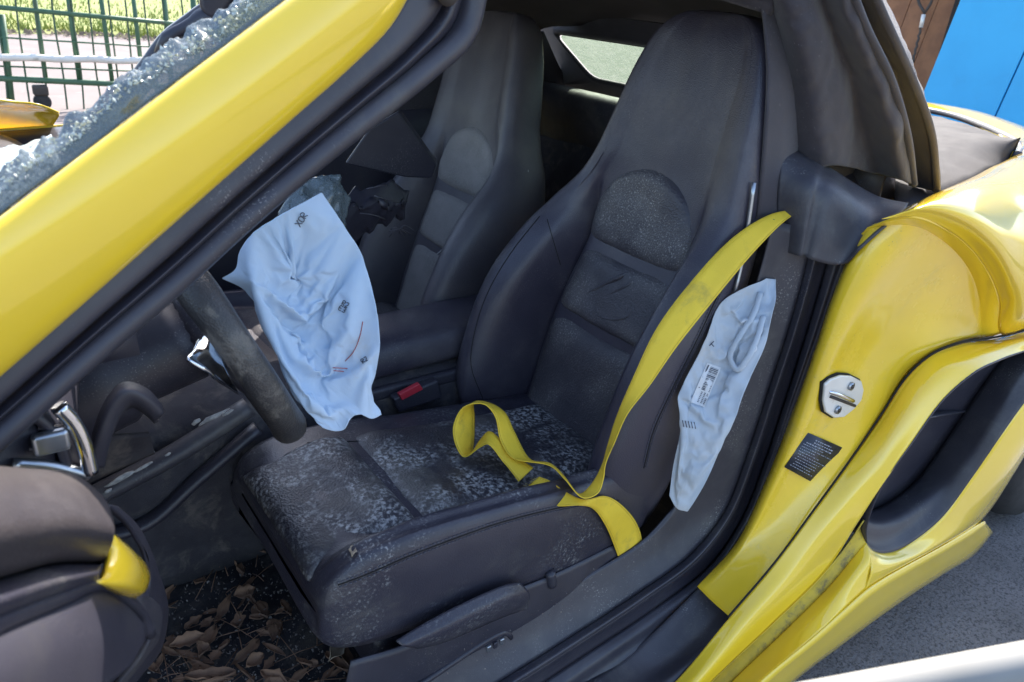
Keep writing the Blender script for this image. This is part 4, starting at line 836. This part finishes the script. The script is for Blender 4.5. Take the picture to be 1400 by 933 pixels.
# ------------------------------------------------------------------ side airbag beside the seat
SFOLD = [([(1045, 392), (1015, 440), (985, 500), (960, 560)], .016, 14), ([(1030, 430), (1020, 480), (1000, 540), (985, 580)], .020, 12), ([(935, 545), (960, 575), (985, 590)], .016, 10), ([(950, 600), (945, 640), (930, 690)], .014, 12), ([(1000, 410), (1020, 430), (1045, 430)], .012, 10)]
sb = link('side_airbag', limp_cloth([(1048, 381, 1.36), (1010, 398, 1.355), (985, 415, 1.35), (965, 465, 1.34), (945, 505, 1.34), (926, 545, 1.35), (931, 575, 1.36), (928, 600, 1.375), (920, 640, 1.40), (915, 678, 1.42)], [(1061, 382, 1.37), (1061, 405, 1.35), (1053, 440, 1.33), (1047, 470, 1.33), (1026, 515, 1.33), (1014, 545, 1.33), (1002, 580, 1.34), (988, 606, 1.36), (974, 640, 1.38), (958, 672, 1.40), (940, 700, 1.42)], [(1048, 381, 1.36), (1061, 382, 1.37)], [(915, 678, 1.42), (926, 696, 1.42), (940, 700, 1.42)], 76, 28, 1.5, None, SFOLD, 36, .014, .03, .010), M['bag_white'], drv, label='deflated whitish airbag cloth with a barcode hanging beside the backrest')
cloth_mods(sb)
BS = BVHTree.FromPolygons([v.co for v in sb.data.vertices], [tuple(p.vertices) for p in sb.data.polygons])
def on_side(x, y, o=.0015): return on_bag(x, y, o, BS)
LBQ = [(967, 496), (986, 503), (963, 557), (944, 550)]
def lq(u, v):
    a = V((*LBQ[0], 0)).lerp(V((*LBQ[1], 0)), u); b = V((*LBQ[3], 0)).lerp(V((*LBQ[2], 0)), u); c = a.lerp(b, v); return c.x, c.y
gl = [on_side(*lq(i/5, j/11), .002) for i in range(6) for j in range(12)]
lab = link('airbag_label', mesh(gl, grid_faces(6, 12)), M['white_label'], sb)
brs = []; v = .06; random.seed(21)
while v < .62:
    wl = random.choice([.008, .014, .022]); q = [on_side(*lq(a, b), .0032) for a, b in ((.32, v), (.9, v), (.9, v+wl), (.32, v+wl))]; brs.append((q, [(0, 1, 2, 3)])); v += wl+random.choice([.010, .016, .024])
for rw_ in (.4, .62, .82):
    v = .68
    while v < .93: brs.append(([on_side(*lq(a, b), .0032) for a, b in ((rw_, v), (rw_+.1, v), (rw_+.1, v+.02), (rw_, v+.02))], [(0, 1, 2, 3)])); v += .04
brs.append(([on_side(*lq(a, b), .0032) for a, b in ((.12, .04), (.2, .04), (.2, .62), (.12, .62))], [(0, 1, 2, 3)]))
multi('barcode', brs, M['bag_print'], lab, smooth=False)
multi('airbag_print', stroke([[(933+k*4, 575+k*.6), (935+k*4, 584+k*.6)] for k in range(5)]+[[(970, 473), (976, 467)], [(972, 470), (976, 474)]], .0009, on_side), M['bag_print'], sb, kind='stuff')
tube('gas_tube', [on_side(1040, 400, .004), on_side(1030, 430, .008), on_side(1010, 462, .010), on_side(998, 488, .010), on_side(1008, 505, .010), on_side(1022, 490, .009), on_side(1034, 465, .008), on_side(1044, 432, .004)], .0055, M['bag_white'], sb, n=50, seg=8, sq=.6, disp=lambda v: V((1, 1, 1))*.002*fbm(v, 90))
tube('loose_cord', [on_side(1012, 500, .004), on_side(1020, 490, .006), on_side(1030, 468, .006), on_side(1034, 478, .005), on_side(1024, 486, .005), on_side(1018, 502, .004)], .0016, M['white_label'], sb, n=40, seg=6)
# ------------------------------------------------------------------ seat belt
bt = ribbon('seat_belt', [(P(1083, 287, d=1.335), P(1088, 292, d=1.33)), (P(1052, 294, d=1.325), P(1070, 305, d=1.315)), (P(1002, 325, d=1.30), P(1030, 346, d=1.295)), (P(945, 385, d=1.26), P(975, 412, d=1.25)), (P(897, 450, d=1.245), P(925, 475, d=1.235)), (P(866, 515, d=1.25), P(888, 528, d=1.24)), (P(843, 570, d=1.27), P(858, 566, d=1.24)), (P(830, 612, d=1.295), P(840, 606, d=1.26)), (P(824, 634, d=1.31), P(828, 634, d=1.275)), (P(813, 656, d=1.315), P(825, 655, d=1.285)), (P(797, 674, d=1.31), P(818, 674, d=1.285)), (P(790, 675, d=1.31), P(797, 681, d=1.275)), (P(770, 650, d=1.33), P(772, 655, d=1.295)), (P(752, 634, d=1.35), P(752, 637, d=1.32)), (P(726, 629, d=1.365), P(700, 626, d=1.345)), (P(703, 590, d=1.40), P(684, 602, d=1.37)), (P(690, 564, d=1.41), P(677, 570, d=1.375)), (P(668, 551, d=1.42), P(662, 553, d=1.375)), (P(649, 550, d=1.425), P(634, 557, d=1.38)), (P(649, 572, d=1.42), P(620, 582, d=1.385)), (P(648, 606, d=1.41), P(622, 606, d=1.38)), (P(646, 618, d=1.405), P(634, 625, d=1.375)), (P(657, 601, d=1.39), P(656, 612, d=1.36)), (P(669, 590, d=1.385), P(668, 608, d=1.345)), (P(690, 607, d=1.375), P(688, 632, d=1.345)), (P(708, 625, d=1.36), P(698, 644, d=1.335)), (P(729, 640, d=1.35), P(709, 659, d=1.325))], M['belt'], car, n=220, edge=M['belt_edge'], label='yellow webbing strap running from the door pillar down onto the driver seat')
def cb(x, y, o, dflt):
    h = on(BC, x, y, o); return h if h is not None else P(x, y, d=dflt)
lb2 = ribbon('lap_belt', [(P(737, 652, d=1.325), P(716, 670, d=1.315)), (P(752, 658, d=1.315), P(734, 684, d=1.30)), (P(772, 672, d=1.305), P(760, 692, d=1.29)), (P(795, 683, d=1.295), P(792, 691, d=1.28)), (cb(822, 676, .012, 1.28), cb(806, 694, .012, 1.26)), (cb(850, 692, .010, 1.27), cb(822, 714, .010, 1.26)), (cb(870, 722, .008, 1.28), cb(836, 744, .008, 1.27)), (P(879, 748, Y=-.612), P(848, 771, Y=-.612)), (P(884, 775, Y=-.608), P(853, 800, Y=-.608)), (P(886, 800, Y=-.60), P(856, 825, Y=-.60))], M['belt'], bt, n=90, edge=M['belt_edge'], label='short torn yellow webbing end lying over the cushion edge')
fr = []
random.seed(9)
for k in range(26):
    t = k/25; a = P(737, 652, d=1.324).lerp(P(716, 670, d=1.314), t); fr.append(tube_data([a, a+V((random.uniform(-.010, -.003), random.uniform(-.002, .006), random.uniform(-.003, .004)))], .0005, 4))
multi('frayed_end', fr, M['belt_fray'], bt)
box('belt_slot', P(1088, 289, d=1.34), (.02, .02, .012), M['dark_iron'], bt, b=.005)
# ------------------------------------------------------------------ pillar top trim, belt tower, soft top
loft('pillar_cap', [[P(1060, 340, Y=-.595), P(1062, 275, Y=-.595), P(1068, 220, Y=-.58), P(1080, 200, Y=-.55)], [P(1098, 352, Y=-.668), P(1108, 300, Y=-.662), P(1118, 250, Y=-.65), P(1128, 225, Y=-.60)], [P(1148, 362, Y=-.712), P(1170, 326, Y=-.716), P(1188, 296, Y=-.71), P(1200, 268, Y=-.66)], [P(1172, 340, Y=-.738), P(1206, 310, Y=-.757), P(1232, 291, Y=-.745), P(1242, 278, Y=-.69)]], 34, 40, M['plastic_dusty'], car, thick=.005, disp=lambda u, v, p: V((.006, .008, 0))*math.exp(-((v-.36)/.03)**2))
loft('belt_tower', [[P(1035, 300, Y=-.585), P(1045, 200, Y=-.58), P(1050, 90, Y=-.56), P(1040, -20, Y=-.52)], [P(1062, 300, Y=-.60), P(1072, 200, Y=-.58), P(1075, 90, Y=-.56), P(1062, -20, Y=-.52)], [P(1090, 290, Y=-.55), P(1100, 200, Y=-.55), P(1110, 90, Y=-.54), P(1100, -20, Y=-.50)]], 30, 14, M['fabric'], car, thick=.004)
tube('belt_guide', [P(1031, 250, Y=-.585), P(1024, 300, Y=-.59), P(1012, 370, Y=-.595), P(1004, 400, Y=-.60)], .004, M['silver'], car, n=10, seg=8)
st_cols = [[(1036, -80, -.50), (1055, 40, -.52), (1068, 120, -.53), (1078, 200, -.54), (1086, 262, -.55)],
           [(1052, -80, -.57), (1088, 40, -.59), (1110, 120, -.60), (1122, 190, -.605), (1126, 228, -.605)],
           [(1078, -80, -.585), (1120, 40, -.605), (1146, 120, -.61), (1160, 190, -.61), (1166, 230, -.61)],
           [(1098, -80, -.58), (1140, 40, -.59), (1166, 110, -.597), (1186, 190, -.60), (1196, 238, -.60)],
           [(1122, -80, -.625), (1160, 30, -.635), (1196, 110, -.648), (1220, 185, -.66), (1230, 246, -.66)],
           [(1138, -80, -.63), (1178, 30, -.64), (1216, 110, -.652), (1238, 185, -.662), (1247, 252, -.66)],
           [(1146, -80, -.585), (1187, 30, -.59), (1225, 110, -.597), (1246, 190, -.605), (1253, 256, -.605)],
           [(1162, -80, -.63), (1205, 20, -.635), (1246, 110, -.64), (1272, 185, -.645), (1279, 262, -.65)],
           [(1180, -80, -.53), (1222, 20, -.53), (1256, 110, -.53), (1276, 185, -.53), (1282, 262, -.54)]]
soft = loft('soft_top', [pc(c) for c in st_cols], 70, 90, M['fabric'], car, thick=.006, disp=lambda u, v, p: V((.3, 1, 0))*.012*fbm(V((p.x*1.2, p.y, p.z*.5)), 7)+V((1, 1, 0))*.002*fbm(p, 45))
for o_, cc in ((0, st_cols[5]), (1, st_cols[7])):
    tube('fold_hem', [p+V((0, -.004, 0)) for p in pc(cc)], .007, M['fabric'], soft, n=40, seg=10)
loft('fold_inner', [pc([(1085, 262, -.55), (1140, 262, -.56), (1200, 275, -.58), (1262, 268, -.60)]), pc([(1085, 225, -.5), (1140, 225, -.52), (1200, 235, -.53), (1262, 240, -.55)])], 20, 8, M['plastic'], soft, thick=.004)
# roof liner running back over the seats to the rear window; its unseen front is extended to shade the cabin
RF = [[(-.36, .62, 1.22), (.10, .66, 1.20), (.35, .66, 1.16), (.55, .64, 1.11)], [(-.37, .53, 1.31), (.10, .56, 1.28), (.35, .56, 1.24), (.55, .55, 1.17)], [(-.38, .3, 1.385), (.06, .3, 1.335), (.35, .3, 1.29), (.60, .3, 1.20)], [(-.385, 0, 1.40), (.05, 0, 1.345), (.35, 0, 1.30), (.62, 0, 1.205)], [(-.37, -.3, 1.395), (.08, -.3, 1.34), (.35, -.3, 1.295), (.60, -.3, 1.20)], [(-.34, -.52, 1.36), (.15, -.56, 1.30), (.35, -.56, 1.25), (.55, -.55, 1.165)]]
roof = loft('roof_liner', RF, 30, 40, M['liner'], soft, thick=.012, disp=lambda u, v, p: V((0, 0, .010*fbm(p, 5))))
tube('roof_bow', [V((.10, .58, 1.25)), V((.08, .3, 1.31)), V((.07, 0, 1.325)), V((.10, -.3, 1.32)), V((.16, -.54, 1.28))], .016, M['fabric'], soft, n=30, seg=10)
# side pieces of the roof behind the seats
loft('roof_side', [[(-.06, .65, 1.22), (-.04, .69, 1.05), (-.02, .72, .90)], [(.12, .65, 1.21), (.2, .69, 1.05), (.26, .72, .90)], [(.35, .65, 1.17), (.45, .66, 1.04), (.5, .70, .93)], [(.56, .56, 1.16), (.72, .62, 1.02), (.85, .66, .95)]], 16, 16, M['fabric'], soft, thick=.006)
loft('roof_side', [[(.34, -.55, 1.26), (.36, -.56, 1.05), (.38, -.56, .93)], [(.50, -.53, 1.18), (.55, -.53, 1.04), (.60, -.53, .95)]], 16, 10, M['fabric'], soft, thick=.006)
# rear window in its black surround (plane leaning back)
WPN = (V((.60, 0, 1.14)), V((-.80, 0, .60)).normalized())
def wp(y, s): return V((.60-.0, y, 1.165))+V((.60, 0, -.80)).normalized()*s
def wring(hy, t, b, rr):
    """rounded trapezoid on the window plane"""
    pts = []
    for (cy, cs_, a0) in ((hy*.97, t, 0), (hy*.80, b, 1), (-hy*.80, b, 2), (-hy*.97, t, 3)):
        pts.append((cy, cs_))
    out = []
    for i in range(4):
        p, q, n_ = V((*pts[i-1], 0)), V((*pts[i], 0)), V((*pts[(i+1) % 4], 0))
        a = q+(p-q).normalized()*rr; c = q+(n_-q).normalized()*rr
        for k in range(7):
            t_ = k/6; out.append(a*(1-t_)**2+q*2*t_*(1-t_)+c*t_*t_)
    return [wp(v.x, v.y) for v in out]
inner = wring(.575, .010, .150, .035); outer = [wp(y, s) for y, s in [(.66, -.07)]*7+[(.66, .215)]*7+[(-.50, .215)]*7+[(-.50, -.07)]*7]
mid = wring(.60, -.012, .172, .04)
n_ = len(inner); vs = [p for q in (inner, [p+V((-.012, 0, .004)) for p in wring(.588, -.004, .160, .037)], mid, outer) for p in q]
fs = [(r*n_+i, r*n_+(i+1) % n_, (r+1)*n_+(i+1) % n_, (r+1)*n_+i) for r in range(3) for i in range(n_)]
sur = link('rear_window_surround', mesh(vs, fs), M['fabric'], soft); solid(sur, .006)
link('rear_window', mesh([p+V((.006, 0, 0)) for p in inner], [tuple(range(n_))]), M['rear_glass'], soft, smooth=False)
# ledge, padded shelf and carpeted wall behind the seats
loft('rear_shelf', [[(.72, y, .99) for y in (-.6, 0, .66)], [(.62, y, 1.012) for y in (-.6, 0, .66)], [(.575, y, 1.005) for y in (-.6, 0, .66)], [(.56, y, .975) for y in (-.6, 0, .66)], [(.58, y, .88) for y in (-.6, 0, .66)], [(.60, y, .84) for y in (-.6, 0, .66)]], 20, 30, M['plastic_dusty'], car, thick=.008)
loft('rear_carpet_wall', [[(.60, y, .86+.01*math.cos(6*y)) for y in (-.6, -.2, .2, .66)], [(.585, y, .82) for y in (-.6, -.2, .2, .66)], [(.52, y, .5) for y in (-.6, -.2, .2, .66)], [(.45, y, .15) for y in (-.6, -.2, .2, .66)]], 24, 20, M['carpet'], car, thick=.008, disp=lambda u, v, p: V((.012*fbm(p, 6), 0, 0)))
# silver latch hooks on the seat shoulders
tube('shoulder_hook', [P(734, 212, Y=.16), P(728, 228, Y=.16), P(716, 250, Y=.16), P(728, 252, Y=.16)], .003, M['silver'], psg, n=12, seg=6)
# ------------------------------------------------------------------ open door at lower left
DP0 = V((-.905, -.70, 0)); DN = V((.92, -.39, 0)).normalized()
def dp(x, y, o): return P(x, y, pl=(DP0+DN*o, DN))
def dc(L, o): return [dp(x, y, o) for x, y in L]
k0 = [(-420, 640), (-200, 634), (-60, 636), (20, 642), (105, 652), (142, 680)]
k1 = [(-420, 700), (-200, 680), (-60, 672), (20, 672), (105, 676), (152, 700)]
k2 = [(-420, 800), (-200, 765), (-60, 745), (25, 728), (110, 720), (157, 728)]
k3 = [(-420, 890), (-200, 840), (-60, 800), (10, 780), (75, 763), (146, 762)]
door = loft('driver_door', [dc(k0, -.04), dc(k0, .012), dc(k1, .042), dc(k2, .052), dc(k3, .038), dc([(x, y+7) for x, y in k3], .010), dc([(x, y+9) for x, y in k3], -.03)], 60, 30, M['door_pad'], car, thick=.004, label='open driver door seen edge on with padded black lining')
k4 = [(-420, 905), (-200, 852), (-60, 812), (10, 792), (75, 774), (138, 771)]
k5 = [(-420, 945), (-200, 890), (-60, 845), (10, 820), (80, 797), (136, 783)]
k6 = [(-420, 985), (-200, 922), (-60, 872), (10, 842), (80, 815), (132, 799)]
loft('door_armrest', [dc(k4, -.02), dc(k4, .030), dc(k5, .045), dc(k6, .036), dc([(x, y+5) for x, y in k6], -.01)], 50, 18, M['leather_edge'], door, thick=.004)
q0 = [(-420, 1000), (-200, 936), (-60, 884), (10, 852), (80, 824), (140, 802), (172, 822), (196, 848)]
q1 = [(-420, 1100), (-200, 1010), (-60, 950), (10, 915), (80, 885), (130, 870), (172, 868), (200, 872)]
q2 = [(-420, 1250), (-200, 1120), (-60, 1050), (10, 1010), (80, 975), (120, 955), (150, 935), (180, 910)]
loft('door_pocket', [dc(q0, -.01), dc(q0, .034), dc(q1, .048), dc(q2, .05)], 60, 24, M['plastic'], door, thick=.004)
tube('pocket_edge', dc([(-200, 928), (-60, 878), (10, 847), (80, 819), (138, 799), (174, 820), (197, 846), (206, 868)], .036), .005, M['plastic'], door, n=40, seg=8)
yp = [(153, 727), (163, 733), (182, 752), (200, 771), (201, 788), (194, 806), (179, 823), (158, 813), (135, 797), (148, 778), (155, 755)]
coons('yellow_insert', dc([(135, 797), (150, 808), (179, 823)], .036), dc([(153, 727), (175, 745), (200, 771)], .045), dc([(135, 797), (149, 778), (155, 752), (153, 727)], .042), dc([(179, 823), (194, 806), (201, 788), (200, 771)], .036), 16, 16, M['yellow'], door, bulge=.012, edge=3, thick=.006)
loft('door_end_trim', [dc([(150, 690), (178, 718), (204, 768), (206, 800), (186, 828)], .02), dc([(160, 692), (190, 722), (214, 775), (228, 830), (222, 868), (196, 905), (150, 960)], .012), dc([(160, 692), (190, 722), (214, 775), (228, 830), (222, 868), (196, 905), (150, 960)], -.05)], 40, 12, M['plastic'], door, thick=.004)
loft('door_end_trim', [dc([(180, 824), (200, 845), (207, 868), (195, 895), (160, 940)], .03), dc([(204, 800), (226, 832), (221, 866), (200, 900), (160, 950)], .012)], 30, 8, M['plastic_dusty'], door, thick=.004)
loft('door_skin', [dc([(-420, 640), (-60, 636), (100, 652)], -.05), dc([(-420, 1250), (-60, 1050), (120, 960)], -.06)], 12, 8, M['yellow'], door, thick=.004)
# ------------------------------------------------------------------ leaves and grit on the floor
def leaf(name, c, ln, wd, az, tilt, mat, label, group=None, curl=.3):
    vs = []; n = 9
    for i in range(n):
        u = i/(n-1); w_ = wd*math.sin(math.pi*min(u*.96+.03, 1))**.8*random.uniform(.6, 1.25)
        for j in (-1, -.5, 0, .5, 1):
            vs.append(V(((u-.5)*ln, w_*j*.5, curl*wd*(j*j)+.12*ln*math.sin(u*3+az)*tilt)))
    R = Matrix.Rotation(az, 3, 'Z') @ Matrix.Rotation(tilt, 3, 'X')
    me = mesh([R @ v for v in vs], grid_faces(n, 5)); zmin = min(v.co.z for v in me.vertices)
    o = link(name, me, mat, None, label=label, category='leaf'); o.location = V(c)-V((0, 0, zmin))
    m = o.modifiers.new('thickness', 'SOLIDIFY'); m.thickness = .0006
    if group: o['group'] = group
    return o
random.seed(17)
def floor_at(x, y): return P(x, y, Z=.14)
spots = [(735, 0, 0)]
for k in range(110):
    x, y = random.uniform(205, 480), random.uniform(720, 960)
    if x > 330+ (y-720)*.9: continue
    p = floor_at(x, y)
    leaf('dry_leaf', p+V((0, 0, .004+.010*random.random())), random.choice([.02, .03, .04, .05, .07])*random.uniform(.8, 1.2), random.uniform(.010, .03), random.uniform(0, 6.28), random.uniform(-.7, .7), M['leaf'], 'dry brown leaf lying on the dark car floor below the seat', 'dry leaves on the car floor', random.uniform(.1, .5))
leaf('pale_leaf', floor_at(460, 902)+V((0, 0, .02)), .055, .03, .6, .4, M['leaf_pale'], 'pale curled leaf on the car floor below the seat lever', None, .5)
leaf('small_leaf', P(481, 756, Z=.497), .022, .013, 1.1, .3, M['leaf_pale'], 'tiny pale leaf scrap on the front of the mouldy cushion', None, .4)
tw = []
for k in range(60):
    x, y = random.uniform(205, 480), random.uniform(730, 960); p = floor_at(x, y)+V((0, 0, .012)); a = random.uniform(0, 6.28); d = V((math.cos(a), math.sin(a), random.uniform(-.1, .2)))*random.uniform(.015, .05)
    tw.append(tube_data([p-d, p+V((0, 0, .004)), p+d], .0009, 4))
multi('twigs', tw, M['leaf'], None, kind='stuff', label='thin dry twigs and stalks scattered over the car floor', category='twigs')
stw = []
for (x, y, a, ln) in [(655, 298, -.9, 26), (640, 310, -1.1, 18), (684, 356, .2, 12), (690, 352, -.6, 10), (720, 240, -1.3, 16), (660, 290, -.5, 14), (545, 456, .05, 10), (600, 345, -.7, 8), (505, 262, .4, 14), (520, 268, .1, 18), (630, 322, -.9, 10), (706, 330, -1.0, 12)]:
    c = P(x, y, Y=-.11 if x > 640 and y > 320 else .12); dx, dy = math.cos(a)*ln/2, math.sin(a)*ln/2; Yv = c.y
    stw.append(tube_data(crv([P(x-dx, y-dy, Y=Yv), P(x+2, y-1, Y=Yv), P(x+dx, y+dy, Y=Yv)], 5), .0009, 4))
multi('straw', stw, M['scuff'], None, kind='stuff', label='pale bits of straw caught on the seat edges', category='straw')
gt = []
for k in range(2200):
    x, y = random.uniform(200, 520), random.uniform(715, 980); p = floor_at(x, y)+V((0, 0, .006*random.random()+.006)); s = random.uniform(.001, .004)
    gt.append(([p+V((random.uniform(-1, 1), random.uniform(-1, 1), random.uniform(-1, 1))).normalized()*s for _ in range(4)], [(0, 1, 2), (0, 2, 3), (0, 1, 3), (1, 2, 3)]))
for k in range(110):
    t = random.random(); x = 600+t*330; y = 925-t*195+random.uniform(-25, 30); p = P(x, y, Y=-.64)+V((0, -.004, .004)); s = random.uniform(.0008, .0022)
    gt.append(([p+V((random.uniform(-1, 1), random.uniform(-1, 1), random.uniform(-1, 1))).normalized()*s for _ in range(4)], [(0, 1, 2), (0, 2, 3), (0, 1, 3), (1, 2, 3)]))
multi('floor_grit', gt, M['grit'], None, smooth=False, kind='stuff', label='grit and crumbs scattered over the car floor', category='grit')
# ------------------------------------------------------------------ pale rail crossing the lower right corner
rl = tube('white_rail', [P(800, 1020, d=.52), P(1092, 968, d=.52), P(1400, 911, d=.52), P(1700, 856, d=.52)], .016, M['rail'], None, n=24, seg=16, label='pale white rail crossing the bottom right corner in front of the car', category='rail')
for t in (P(1560, 882, d=.52), P(830, 1015, d=.52)):
    tube('rail_post', [t, V((t.x, t.y, GZ))], .014, M['rail'], rl, n=6, seg=12)
